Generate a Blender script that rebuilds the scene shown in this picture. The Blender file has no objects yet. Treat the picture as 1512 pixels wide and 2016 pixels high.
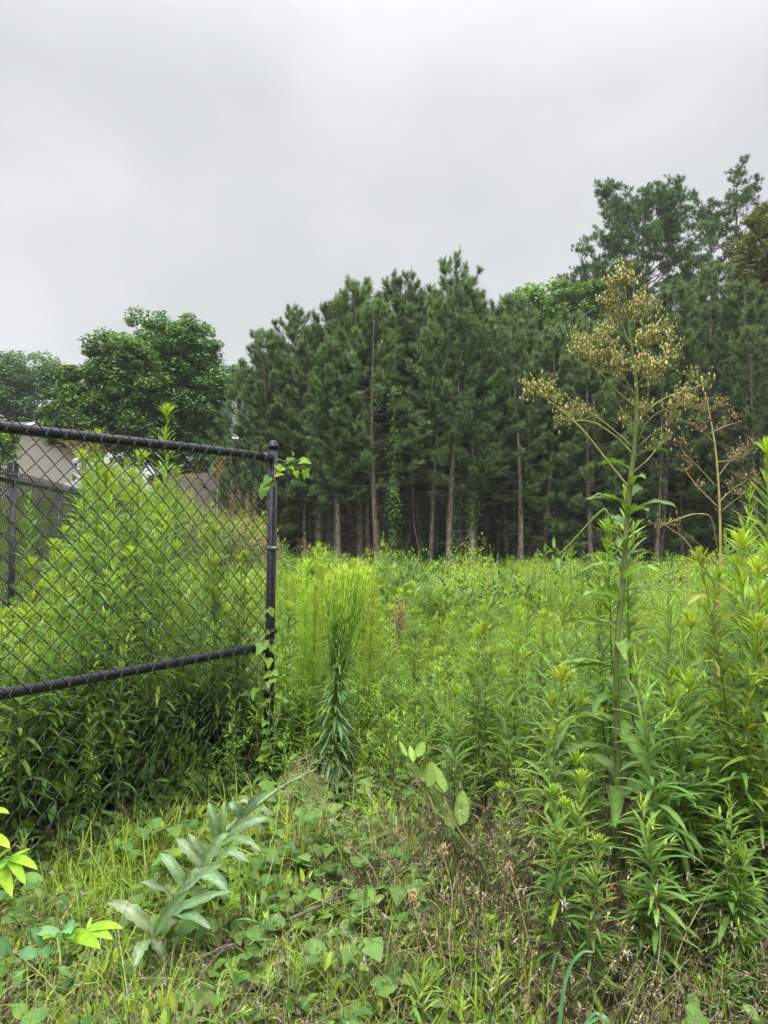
import bpy, math, random
import numpy as np
from mathutils import Vector, Matrix
PI = math.pi
R = math.radians
scene = bpy.context.scene
COL = scene.collection
Z3 = np.array((0., 0., 1.))

# ------------------------------------------------------------------ camera
FPX, CX, CY = 1456.0, 756.0, 1008.0          # focal length and centre in photo pixels
PITCH, ROLL, CAMZ = R(1.2), R(0.8), 1.45
cam_d = bpy.data.cameras.new('camera')
cam = bpy.data.objects.new('camera', cam_d); COL.objects.link(cam)
cam_d.sensor_fit = 'VERTICAL'; cam_d.sensor_height = 36.0; cam_d.sensor_width = 27.0
cam_d.lens = FPX / 2016 * 36.0
cam_d.clip_start = 0.05; cam_d.clip_end = 2000
cam_m = Matrix.Rotation(PI / 2 + PITCH, 4, 'X') @ Matrix.Rotation(ROLL, 4, 'Z')
cam.matrix_world = Matrix.Translation((0, 0, CAMZ)) @ cam_m
scene.camera = cam
CM = np.array(cam_m.to_3x3())
CAMP = np.array((0, 0, CAMZ))

def P(px, py, depth):
    """world point seen at a pixel at a distance (along y) from the viewer"""
    d = CM @ np.array(((px - CX) / FPX, -(py - CY) / FPX, -1.0))
    return CAMP + d * (depth / d[1])

def at(px, depth, z):
    """world point at depth y and height z that falls on the pixel column px"""
    a = (px - CX) / FPX
    Mi = CM.T
    # cam = Mi @ (X, depth, z-CAMZ);  cam.x = -a*cam.z
    c0 = Mi @ np.array((0, depth, z - CAMZ)); cx = Mi @ np.array((1., 0, 0))
    X = (-a * c0[2] - c0[0]) / (cx[0] + a * cx[2])
    return np.array((X, depth, z))

# ------------------------------------------------------------------ mesh helpers
def nrm(v):
    return v / np.maximum(np.linalg.norm(v, axis=-1, keepdims=True), 1e-9)

class MC:
    """collects vertices, faces and a colour for each vertex; build() makes ONE mesh object"""
    def __init__(s): s.v = []; s.c = []; s.q = []; s.t = []; s.qm = []; s.tm = []; s.n = 0
    def add(s, v, q=None, t=None, col=(.5, .5, .5), mat=0):
        v = np.asarray(v, float).reshape(-1, 3)
        c = np.broadcast_to(np.asarray(col, float), v.shape)
        s.v.append(v); s.c.append(c)
        if q is not None and len(q): s.q.append(np.asarray(q) + s.n); s.qm.append(np.full(len(q), mat))
        if t is not None and len(t): s.t.append(np.asarray(t) + s.n); s.tm.append(np.full(len(t), mat))
        s.n += len(v)
    def tube(s, pts, rad, n=5, col=(.5, .5, .5), mat=0, cap=True):
        pts = np.asarray(pts, float); m = len(pts)
        rad = np.broadcast_to(np.asarray(rad, float), (m,))
        tg = nrm(np.gradient(pts, axis=0))
        ref = np.array((0., 0, 1)) if abs(tg[:, 2]).mean() < .8 else np.array((1., 0, 0))
        a = nrm(np.cross(tg, ref)); b = np.cross(tg, a)
        th = np.arange(n) * 2 * PI / n
        v = pts[:, None] + rad[:, None, None] * (np.cos(th)[None, :, None] * a[:, None] + np.sin(th)[None, :, None] * b[:, None])
        i = np.arange(m - 1)[:, None] * n; j = np.arange(n)[None]; k = (j + 1) % n
        q = np.stack([i + j, i + k, i + n + k, i + n + j], -1).reshape(-1, 4)
        t = None
        v = v.reshape(-1, 3)
        cc = np.asarray(col, float)
        if cc.ndim == 2: cc = np.repeat(cc, n, 0)
        if cap and n >= 3:
            f = np.arange(1, n - 1)
            t = np.concatenate([np.stack([0 * f, f + 1, f], -1), (m - 1) * n + np.stack([0 * f, f, f + 1], -1)])
        s.add(v, q, t, cc, mat)
    def box(s, c, size, col=(.5, .5, .5), mat=0, M=None):
        x, y, z = np.asarray(size) / 2
        v = np.array([(i * x, j * y, k * z) for i in (-1, 1) for j in (-1, 1) for k in (-1, 1)])
        if M is not None: v = v @ np.asarray(M).T
        s.add(v + np.asarray(c), [(0, 1, 3, 2), (4, 6, 7, 5), (0, 4, 5, 1), (2, 3, 7, 6), (0, 2, 6, 4), (1, 5, 7, 3)], None, col, mat)
    def build(s, name, mats, parent=None, smooth=True, loc=None, link=True):
        me = bpy.data.meshes.new(name)
        V = np.concatenate(s.v) if s.v else np.zeros((0, 3)); C = np.concatenate(s.c) if s.c else np.zeros((0, 3))
        Q = np.concatenate(s.q) if s.q else np.zeros((0, 4), int); T = np.concatenate(s.t) if s.t else np.zeros((0, 3), int)
        if loc is not None: V = V - np.asarray(loc)
        nl = len(Q) * 4 + len(T) * 3
        me.vertices.add(len(V)); me.vertices.foreach_set('co', V.astype(np.float32).ravel())
        me.loops.add(nl); me.loops.foreach_set('vertex_index', np.concatenate([Q.ravel(), T.ravel()]).astype(np.int32))
        me.polygons.add(len(Q) + len(T))
        st = np.concatenate([np.arange(len(Q)) * 4, len(Q) * 4 + np.arange(len(T)) * 3]).astype(np.int32)
        me.polygons.foreach_set('loop_start', st)
        me.polygons.foreach_set('material_index', np.concatenate(([np.concatenate(s.qm)] if s.qm else []) + ([np.concatenate(s.tm)] if s.tm else [])).astype(np.int32))
        me.polygons.foreach_set('use_smooth', np.full(len(Q) + len(T), smooth))
        at_ = me.color_attributes.new('Col', 'FLOAT_COLOR', 'POINT')
        at_.data.foreach_set('color', np.concatenate([C, np.ones((len(C), 1))], 1).astype(np.float32).ravel())
        me.update(calc_edges=True)
        for m in (mats if isinstance(mats, (list, tuple)) else [mats]): me.materials.append(m)
        o = bpy.data.objects.new(name, me)
        if link: COL.objects.link(o)
        if parent is not None: o.parent = parent
        elif loc is not None: o.location = loc
        return o

def thing(name, label, cat, loc=(0, 0, 0), group=None):
    o = bpy.data.objects.new(name, None); COL.objects.link(o)
    o.location = loc; o.empty_display_size = .2
    o['label'] = label; o['category'] = cat
    if group: o['group'] = group
    return o
def tag(o, label=None, cat=None, group=None, kind=None):
    for k, v in (('label', label), ('category', cat), ('group', group), ('kind', kind)):
        if v: o[k] = v
    return o
def dup(root, loc, rotz=0, scale=1, tilt=(0, 0), label=None, group=None):
    r = root.copy(); COL.objects.link(r)
    r.location = loc; r.rotation_euler = (tilt[0], tilt[1], rotz)
    r.scale = (scale,) * 3 if np.isscalar(scale) else scale
    if label: r['label'] = label
    if group: r['group'] = group
    for ch in KIDS[root.name]:
        c = ch.copy(); COL.objects.link(c); c.parent = r
    return r
KIDS = {}

# ------------------------------------------------------------------ materials
def new_mat(name):
    m = bpy.data.materials.new(name); m.use_nodes = True
    nt = m.node_tree; nt.nodes.clear()
    return m, nt, nt.nodes, nt.links
def foliage_mat(name, trans=.35, rough=.5, spec=.35, var=.12, nscale=25, tcol=(1.25, 1.15, .55), hv=(.487, .512)):
    m, nt, N, L = new_mat(name)
    out = N.new('ShaderNodeOutputMaterial')
    at_ = N.new('ShaderNodeAttribute'); at_.attribute_name = 'Col'
    oi = N.new('ShaderNodeObjectInfo')
    nz = N.new('ShaderNodeTexNoise'); nz.inputs['Scale'].default_value = nscale; nz.inputs['Detail'].default_value = 3
    tc = N.new('ShaderNodeTexCoord'); L.new(tc.outputs['Object'], nz.inputs['Vector'])
    mr = N.new('ShaderNodeMapRange'); mr.inputs['To Min'].default_value = 1 - var; mr.inputs['To Max'].default_value = 1 + var
    L.new(oi.outputs['Random'], mr.inputs['Value'])
    m2 = N.new('ShaderNodeMapRange'); m2.inputs['From Min'].default_value = .3; m2.inputs['From Max'].default_value = .7
    m2.inputs['To Min'].default_value = .8; m2.inputs['To Max'].default_value = 1.2
    L.new(nz.outputs['Fac'], m2.inputs['Value'])
    mu = N.new('ShaderNodeMath'); mu.operation = 'MULTIPLY'; L.new(mr.outputs[0], mu.inputs[0]); L.new(m2.outputs[0], mu.inputs[1])
    hs = N.new('ShaderNodeHueSaturation'); L.new(at_.outputs['Color'], hs.inputs['Color']); L.new(mu.outputs[0], hs.inputs['Value'])
    mh = N.new('ShaderNodeMapRange'); mh.inputs['To Min'].default_value = hv[0]; mh.inputs['To Max'].default_value = hv[1]
    ml = N.new('ShaderNodeMath'); ml.operation = 'FRACT'; mm = N.new('ShaderNodeMath'); mm.operation = 'MULTIPLY'; mm.inputs[1].default_value = 7.31
    L.new(oi.outputs['Random'], mm.inputs[0]); L.new(mm.outputs[0], ml.inputs[0]); L.new(ml.outputs[0], mh.inputs['Value']); L.new(mh.outputs[0], hs.inputs['Hue'])
    b = N.new('ShaderNodeBsdfPrincipled'); b.inputs['Roughness'].default_value = rough; b.inputs['Specular IOR Level'].default_value = spec
    L.new(hs.outputs[0], b.inputs['Base Color'])
    if trans > 0:
        tr = N.new('ShaderNodeBsdfTranslucent')
        mc = N.new('ShaderNodeMix'); mc.data_type = 'RGBA'; mc.blend_type = 'MULTIPLY'; mc.inputs[0].default_value = 1
        L.new(hs.outputs[0], mc.inputs[6]); mc.inputs[7].default_value = (*tcol, 1)
        L.new(mc.outputs[2], tr.inputs['Color'])
        mx = N.new('ShaderNodeMixShader'); mx.inputs[0].default_value = trans
        L.new(b.outputs[0], mx.inputs[1]); L.new(tr.outputs[0], mx.inputs[2]); L.new(mx.outputs[0], out.inputs[0])
    else: L.new(b.outputs[0], out.inputs[0])
    return m
def noise_mat(name, c1, c2, scale=8, rough=.8, detail=6, bump=0, stretch=(1, 1, 1), metal=0, spec=.4, c3=None, bscale=None):
    m, nt, N, L = new_mat(name)
    out = N.new('ShaderNodeOutputMaterial'); tc = N.new('ShaderNodeTexCoord'); mp = N.new('ShaderNodeMapping')
    mp.inputs['Scale'].default_value = stretch; L.new(tc.outputs['Object'], mp.inputs['Vector'])
    nz = N.new('ShaderNodeTexNoise'); nz.inputs['Scale'].default_value = scale; nz.inputs['Detail'].default_value = detail; nz.inputs['Roughness'].default_value = .65
    L.new(mp.outputs[0], nz.inputs['Vector'])
    cr = N.new('ShaderNodeValToRGB'); cr.color_ramp.elements[0].position = .35; cr.color_ramp.elements[1].position = .65
    cr.color_ramp.elements[0].color = (*c1, 1); cr.color_ramp.elements[1].color = (*c2, 1)
    if c3: e = cr.color_ramp.elements.new(.5); e.color = (*c3, 1)
    L.new(nz.outputs['Fac'], cr.inputs[0])
    b = N.new('ShaderNodeBsdfPrincipled'); b.inputs['Roughness'].default_value = rough; b.inputs['Metallic'].default_value = metal
    b.inputs['Specular IOR Level'].default_value = spec
    L.new(cr.outputs[0], b.inputs['Base Color']); L.new(b.outputs[0], out.inputs[0])
    if bump:
        n2 = N.new('ShaderNodeTexNoise'); n2.inputs['Scale'].default_value = bscale or scale * 3; n2.inputs['Detail'].default_value = 8
        L.new(mp.outputs[0], n2.inputs['Vector'])
        bp = N.new('ShaderNodeBump'); bp.inputs['Strength'].default_value = bump; bp.inputs['Distance'].default_value = .02
        L.new(n2.outputs['Fac'], bp.inputs['Height']); L.new(bp.outputs[0], b.inputs['Normal'])
    return m
def brick_mat(name, c1, c2, cm, scale, bw=.5, rh=.25, mortar=.02, rough=.85):
    m, nt, N, L = new_mat(name)
    out = N.new('ShaderNodeOutputMaterial'); tc = N.new('ShaderNodeTexCoord')
    sp = N.new('ShaderNodeSeparateXYZ'); cb = N.new('ShaderNodeCombineXYZ'); ad = N.new('ShaderNodeMath'); ad.operation = 'ADD'
    L.new(tc.outputs['Object'], sp.inputs[0]); L.new(sp.outputs[0], ad.inputs[0]); L.new(sp.outputs[1], ad.inputs[1])
    L.new(ad.outputs[0], cb.inputs[0]); L.new(sp.outputs[2], cb.inputs[1])
    bt = N.new('ShaderNodeTexBrick'); L.new(cb.outputs[0], bt.inputs['Vector'])
    bt.inputs['Color1'].default_value = (*c1, 1); bt.inputs['Color2'].default_value = (*c2, 1); bt.inputs['Mortar'].default_value = (*cm, 1)
    bt.inputs['Scale'].default_value = scale; bt.inputs['Brick Width'].default_value = bw; bt.inputs['Row Height'].default_value = rh; bt.inputs['Mortar Size'].default_value = mortar
    b = N.new('ShaderNodeBsdfPrincipled'); b.inputs['Roughness'].default_value = rough
    L.new(bt.outputs['Color'], b.inputs['Base Color']); L.new(b.outputs[0], out.inputs[0])
    return m

M_leaf = foliage_mat('leaf_green', .38, .5, .3, .2)
M_waxy = foliage_mat('leaf_waxy', .2, .42, .45, .05, 60, (1.1, 1.1, .6), (.499, .501))
M_hero = foliage_mat('leaf_broad', .35, .48, .35, .05, 45, (1.2, 1.15, .55), (.499, .501))
M_needle = foliage_mat('pine_needles', .12, .55, .25, .22, 1.2, tcol=(1.1, 1.1, .6))
M_tree = foliage_mat('tree_leaves', .3, .5, .3, .1, 1.5)
M_stem = foliage_mat('plant_stem', 0, .6, .25, .1, 40)
M_dry = foliage_mat('dry_plant', .15, .8, .1, .15, 40, tcol=(1, .9, .7))
M_bark = noise_mat('pine_bark', (.09, .078, .066), (.34, .30, .25), 14, .95, 8, .8, (1, 1, .25), spec=.1, c3=(.19, .16, .13))
M_twig = noise_mat('dead_twig', (.09, .075, .06), (.24, .2, .17), 30, .9, 4, .4, spec=.15)
M_vinyl = noise_mat('black_vinyl_coating', (.011, .012, .016), (.02, .022, .027), 18, .38, 5, .15, spec=.5, bscale=60)
M_wire = noise_mat('coated_wire', (.008, .009, .010), (.018, .02, .021), 40, .36, 3, spec=.45)
M_band = noise_mat('grey_band_metal', (.16, .17, .18), (.24, .25, .26), 40, .45, 3, metal=.3)

# ------------------------------------------------------------------ world and sun
w = bpy.data.worlds.new('World'); scene.world = w; w.use_nodes = True
nt = w.node_tree; nt.nodes.clear(); N = nt.nodes; L = nt.links
out = N.new('ShaderNodeOutputWorld'); bg = N.new('ShaderNodeBackground'); bg.inputs['Strength'].default_value = .1
sky = N.new('ShaderNodeTexSky'); sky.sky_type = 'NISHITA'; sky.sun_disc = False
SUN_EL, SUN_AZ = R(62), R(200)
sky.sun_elevation = SUN_EL; sky.sun_rotation = SUN_AZ; sky.air_density = 1.5; sky.dust_density = 4
tc = N.new('ShaderNodeTexCoord'); sep = N.new('ShaderNodeSeparateXYZ'); L.new(tc.outputs['Generated'], sep.inputs[0])
# flat cloud layer: project the view direction on a plane overhead
zc = N.new('ShaderNodeMath'); zc.operation = 'MAXIMUM'; L.new(sep.outputs[2], zc.inputs[0]); zc.inputs[1].default_value = 0
za = N.new('ShaderNodeMath'); za.operation = 'ADD'; L.new(zc.outputs[0], za.inputs[0]); za.inputs[1].default_value = .5
vd = N.new('ShaderNodeVectorMath'); vd.operation = 'DIVIDE'; cbz = N.new('ShaderNodeCombineXYZ')
for i in range(3): L.new(za.outputs[0], cbz.inputs[i])
L.new(tc.outputs['Generated'], vd.inputs[0]); L.new(cbz.outputs[0], vd.inputs[1])
mp = N.new('ShaderNodeMapping'); mp.inputs['Scale'].default_value = (.9, .9, .0); mp.inputs['Location'].default_value = (1.3, .4, 0); L.new(vd.outputs[0], mp.inputs[0])
nz = N.new('ShaderNodeTexNoise'); nz.inputs['Scale'].default_value = 2.2; nz.inputs['Detail'].default_value = 8; nz.inputs['Roughness'].default_value = .56; nz.inputs['Distortion'].default_value = .25
L.new(mp.outputs[0], nz.inputs[0])
cr = N.new('ShaderNodeValToRGB'); cr.color_ramp.interpolation = 'EASE'
cr.color_ramp.elements[0].position = .36; cr.color_ramp.elements[0].color = (4.35, 4.48, 4.58, 1)
cr.color_ramp.elements[1].position = .66; cr.color_ramp.elements[1].color = (5.2, 5.32, 5.42, 1)
L.new(nz.outputs['Fac'], cr.inputs[0])
# an overcast sky is brighter overhead than low down
zr = N.new('ShaderNodeValToRGB'); e = zr.color_ramp.elements
e[0].position = 0; e[0].color = (.85, .85, .85, 1); e[1].position = 1; e[1].color = (4.3, 4.3, 4.3, 1)
for p_, v_ in ((.1, .78), (.3, .74), (.5, .76), (.6, .95), (.72, 2.2)):
    x = e.new(p_); x.color = (v_, v_, v_, 1)
L.new(zc.outputs[0], zr.inputs[0])
mu = N.new('ShaderNodeMix'); mu.data_type = 'RGBA'; mu.blend_type = 'MULTIPLY'; mu.inputs[0].default_value = 1
L.new(cr.outputs[0], mu.inputs[6]); L.new(zr.outputs[0], mu.inputs[7])
mx = N.new('ShaderNodeMix'); mx.data_type = 'RGBA'; mx.inputs[0].default_value = .95
L.new(sky.outputs[0], mx.inputs[6]); L.new(mu.outputs[2], mx.inputs[7])
L.new(mx.outputs[2], bg.inputs['Color']); L.new(bg.outputs[0], out.inputs[0])
sl = bpy.data.lights.new('sun', 'SUN'); so = bpy.data.objects.new('sun', sl); COL.objects.link(so)
sl.energy = 1.5; sl.angle = R(25); sl.color = (1, .97, .92)
sdir = Vector((math.sin(SUN_AZ) * math.cos(SUN_EL), math.cos(SUN_AZ) * math.cos(SUN_EL), math.sin(SUN_EL)))
so.rotation_euler = sdir.to_track_quat('Z', 'Y').to_euler(); so.location = (0, 0, 40)
scene.view_settings.view_transform = 'Standard'; scene.view_settings.look = 'None'
scene.view_settings.exposure = 1.1; scene.view_settings.gamma = 1
scene.cycles.max_bounces = 4; scene.cycles.diffuse_bounces = 3; scene.cycles.transmission_bounces = 3; scene.cycles.glossy_bounces = 2
scene.cycles.sample_clamp_indirect = 6
scene.cycles.use_denoising = True; scene.cycles.use_adaptive_sampling = True; scene.cycles.adaptive_threshold = .03
scene.render.use_persistent_data = False

# pale damp air between here and the wood
def haze_box():
    me = bpy.data.meshes.new('haze'); x0, x1, y0, y1, z0, z1 = -460, 460, -70, 910, -5, 60
    v = [(x, y, z) for x in (x0, x1) for y in (y0, y1) for z in (z0, z1)]
    me.from_pydata(v, [], [(0, 1, 3, 2), (4, 6, 7, 5), (0, 4, 5, 1), (2, 3, 7, 6), (0, 2, 6, 4), (1, 5, 7, 3)])
    m, nt, N, L = new_mat('haze_air'); o_ = N.new('ShaderNodeOutputMaterial'); v_ = N.new('ShaderNodeVolumePrincipled')
    v_.inputs['Color'].default_value = (.86, .9, .93, 1); v_.inputs['Density'].default_value = .00055; L.new(v_.outputs[0], o_.inputs['Volume'])
    me.materials.append(m); o = bpy.data.objects.new('haze', me); COL.objects.link(o); o['kind'] = 'stuff'; o['label'] = 'thin pale haze in the damp air'; o['category'] = 'haze'
haze_box()
# ------------------------------------------------------------------ ground
def sm(a, b, x):
    t = np.clip((np.asarray(x, float) - a) / (b - a), 0, 1); return t * t * (3 - 2 * t)
def vn(x, y, s=1.0, seed=0):
    """smooth pseudo noise"""
    x = np.asarray(x, float) * s; y = np.asarray(y, float) * s
    return (np.sin(x * 1.7 + seed + 1.3 * np.sin(y * 1.1 + seed)) + np.sin(y * 2.3 + 1.7 * seed + 1.1 * np.sin(x * 1.9)) + .5 * np.sin(x * 4.1 - y * 3.3 + seed)) / 2.5
def gz(x, y):
    x = np.asarray(x, float); y = np.asarray(y, float)
    h = .018 * vn(x, y, 2.2) + .06 * vn(x, y, .5, 3) * sm(4, 9, y)
    h = h - .42 * sm(8, 28, y)
    h = h + 2.3 * sm(17, 34, y + .2 * (-x)) * sm(-4, -11, x + (y - 24) * .22)
    h = h + 2.2 * sm(36, 52, y) * sm(2, 12, x)
    h = h + .10 * np.exp(-(((x + .17) / .17) ** 2 + ((y - 2.66) / .22) ** 2))
    return h
def axis(lo, hi, fine_lo, fine_hi, d, g=1.13):
    a = list(np.arange(fine_lo, fine_hi, d)); s_ = d
    while a[-1] < hi: s_ *= g; a.append(a[-1] + s_)
    s_ = d; b = [fine_lo]
    while b[-1] > lo: s_ *= g; b.append(b[-1] - s_)
    return np.array(b[1:][::-1] + a)
gx = axis(-450, 450, -2.5, 3.5, .06); gy = axis(-60, 900, .5, 6, .06)
X, Y = np.meshgrid(gx, gy); Zg = gz(X, Y)
mc = MC(); nx, ny = len(gx), len(gy)
i = (np.arange(ny - 1)[:, None] * nx + np.arange(nx - 1)[None]).ravel()
mc.add(np.stack([X, Y, Zg], -1), np.stack([i, i + 1, i + nx + 1, i + nx], -1))
M_ground = noise_mat('soil_and_litter', (.035, .026, .017), (.14, .105, .065), 9, .95, 10, .9, c3=(.075, .06, .035), spec=.1, bscale=60)
g = mc.build('ground', M_ground); tag(g, kind='structure')

# grey soil mound
mc = MC(); n = 46; u = np.linspace(-1, 1, n); A, B = np.meshgrid(u, u)
rr = np.clip(1 - (A ** 2 + B ** 2), 0, 1)
rnd = np.random.default_rng(5)
mx_, my_ = P(668, 1815, 2.68)[:2]
hx = mx_ + A * .25; hy = my_ + .02 + B * .28
hh = gz(hx, hy) - .02 + .11 * rr ** .8 * (1 + .35 * vn(A, B, 5, 2)) + .012 * rnd.random(A.shape) * (rr > 0) + .012 * vn(A, B, 17, 1) * (rr > 0)
i = (np.arange(n - 1)[:, None] * n + np.arange(n - 1)[None]).ravel()
mc.add(np.stack([hx, hy, hh], -1), np.stack([i, i + 1, i + n + 1, i + n], -1))
M_soil = noise_mat('grey_soil', (.12, .105, .085), (.33, .29, .24), 45, .95, 8, 1.0, c3=(.25, .22, .185), spec=.1, bscale=130)
tag(mc.build('soil_mound', M_soil), kind='structure')

# ------------------------------------------------------------------ leaf makers
def lin(rgb):
    c = np.array(rgb, float) / 255
    return np.where(c < .04045, c / 12.92, ((c + .055) / 1.055) ** 2.4)
G_TIP = np.array((.36, .51, .07)); G_MID = np.array((.165, .28, .065)); G_DARK = np.array((.06, .125, .034)); G_BLUE = np.array((.06, .15, .07))
G_YEL = np.array((.36, .42, .05)); TAN = np.array((.40, .30, .17)); BROWN = np.array((.12, .08, .045)); WHITE = np.array((.55, .5, .42))

def lance(t): return np.sin(PI * np.clip(t, 0, 1) ** .8) ** .8
def grassp(t): return np.clip(1 - t, 0, 1) ** .55
def ovate(t): return np.sin(PI * np.clip(t, 0, 1) ** .72) ** .62
def blades(mc, B, D, Lg, W, droop=0., n=5, prof=lance, fold=.25, col=G_MID, colt=None, rib=1.25, up=None, twist=0., wavy=0., rng=None, mat=0, liftpow=1.0):
    """many leaves at once: bases B, directions D, lengths, widths; each bends down by droop along its length"""
    B = np.atleast_2d(B).astype(float); n_ = len(B)
    D = nrm(np.broadcast_to(np.atleast_2d(D).astype(float), (n_, 3)))
    Lg = np.broadcast_to(np.asarray(Lg, float), (n_,)); W = np.broadcast_to(np.asarray(W, float), (n_,)); droop = np.broadcast_to(np.asarray(droop, float), (n_,))
    col = np.broadcast_to(np.asarray(col, float), (n_, 3)); colt = col if colt is None else np.broadcast_to(np.asarray(colt, float), (n_, 3))
    U0 = np.broadcast_to(Z3 if up is None else np.atleast_2d(up), (n_, 3)) + 0.0
    U0 = U0 + 1e-3 * np.array((.31, .17, .1))
    V = np.zeros((n_, n + 1, 3, 3)); C = np.zeros((n_, n + 1, 3, 3))
    p = B.copy(); S0 = None
    ph = (rng.random(n_) if rng is not None else np.zeros(n_)) * 6.28
    for k in range(n + 1):
        t = k / n
        d = nrm(D + np.stack([0 * droop, 0 * droop, -droop * t ** liftpow], -1))
        S = np.cross(d, U0)
        bad = np.linalg.norm(S, axis=1) < .12
        S[bad] = np.cross(d[bad], np.array((.7, .7, .1)))
        S = nrm(S)
        if S0 is not None:
            fl = (S * S0).sum(1) < 0; S[fl] *= -1
        S0 = S
        Nn = np.cross(S, d)
        if np.any(twist):
            a = np.asarray(twist) * t; a = np.broadcast_to(a, (n_,))[:, None]
            S, Nn = S * np.cos(a) + Nn * np.sin(a), Nn * np.cos(a) - S * np.sin(a)
        wd = (W * .5 * max(float(prof(np.array(t))), .015))[:, None]
        wv = (wavy * W * np.sin(ph + k * 2.4))[:, None]; wv2 = (wavy * W * np.sin(ph + 1.9 + k * 2.9))[:, None]
        V[:, k, 0] = p - S * wd + Nn * (wd * fold + wv); V[:, k, 1] = p; V[:, k, 2] = p + S * wd + Nn * (wd * fold + wv2)
        c = col * (1 - t) + colt * t
        C[:, k, 0] = c; C[:, k, 2] = c * .94; C[:, k, 1] = c * rib
        p = p + d * (Lg / n)[:, None]
    k = np.arange(n)[:, None] * 3
    q = np.concatenate([np.stack([k + 0, k + 1, k + 4, k + 3], -1), np.stack([k + 1, k + 2, k + 5, k + 4], -1)]).reshape(-1, 4)
    q = (q[None] + (np.arange(n_) * (n + 1) * 3)[:, None, None]).reshape(-1, 4)
    mc.add(V.reshape(-1, 3), q, None, C.reshape(-1, 3), mat)

# outline templates (x along the leaf, y to the side)
HEART = np.array([(.0, .0), (-.13, .14), (-.12, .33), (.04, .46), (.25, .47), (.5, .36), (.75, .18), (1, 0), (.75, -.18), (.5, -.36), (.25, -.47), (.04, -.46), (-.12, -.33), (-.13, -.14)])
IVY = np.array([(.0, .0), (-.12, .14), (-.12, .36), (.1, .42), (.27, .52), (.40, .33), (.68, .22), (1, 0), (.68, -.22), (.40, -.33), (.27, -.52), (.1, -.42), (-.12, -.36), (-.12, -.14)])
OVAL = np.array([(.0, .0), (.06, .12), (.22, .25), (.42, .3), (.65, .26), (.86, .13), (1, 0), (.86, -.13), (.65, -.26), (.42, -.3), (.22, -.25), (.06, -.12)])
def flats(mc, B, D, Lg, tmpl=HEART, up=None, cup=.25, col=G_MID, rng=None, droop=.25, mat=0, rib=1.12):
    B = np.atleast_2d(B).astype(float); n_ = len(B)
    D = nrm(np.broadcast_to(np.atleast_2d(D).astype(float), (n_, 3))); Lg = np.broadcast_to(np.asarray(Lg, float), (n_,))
    U0 = np.broadcast_to(Z3 if up is None else np.atleast_2d(up), (n_, 3))
    S = nrm(np.cross(D, U0 + 1e-3)); Nn = np.cross(S, D)
    T = np.concatenate([tmpl, [(.38, 0.)]]); m = len(tmpl)
    x = T[:, 0][None]; y = T[:, 1][None]
    cupr = cup * (1 + (0 if rng is None else .8 * (rng.random((n_, 1)) - .5)))
    z = cupr * np.abs(y) * .9 - droop * x ** 2 * .5
    if rng is not None: z = z + .035 * rng.standard_normal((n_, m + 1))
    V = B[:, None] + Lg[:, None, None] * (x[..., None] * D[:, None] + y[..., None] * S[:, None] + z[..., None] * Nn[:, None])
    c = np.broadcast_to(np.asarray(col, float), (n_, 3))[:, None] * np.ones((1, m + 1, 1)); c = c.copy(); c[:, m] *= rib
    f = np.arange(m); t = np.stack([f, (f + 1) % m, 0 * f + m], -1)
    t = (t[None] + (np.arange(n_) * (m + 1))[:, None, None]).reshape(-1, 3)
    mc.add(V.reshape(-1, 3), None, t, c.reshape(-1, 3), mat)

def sph(rng, n):
    return nrm(rng.standard_normal((n, 3)))
def polar(az, el):
    az = np.asarray(az); el = np.asarray(el)
    return np.stack([np.cos(az) * np.cos(el), np.sin(az) * np.cos(el), np.sin(el) * np.ones_like(az)], -1)
def mixc(a, b, t):
    t = np.asarray(t, float)[:, None]; return a * (1 - t) + b * t
def jit(rng, n, s=.15):
    """leaf to leaf colour difference"""
    return (1 + s * rng.standard_normal((n, 1))).clip(.5, 1.6) * (1 + .05 * rng.standard_normal((n, 3)))

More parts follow.
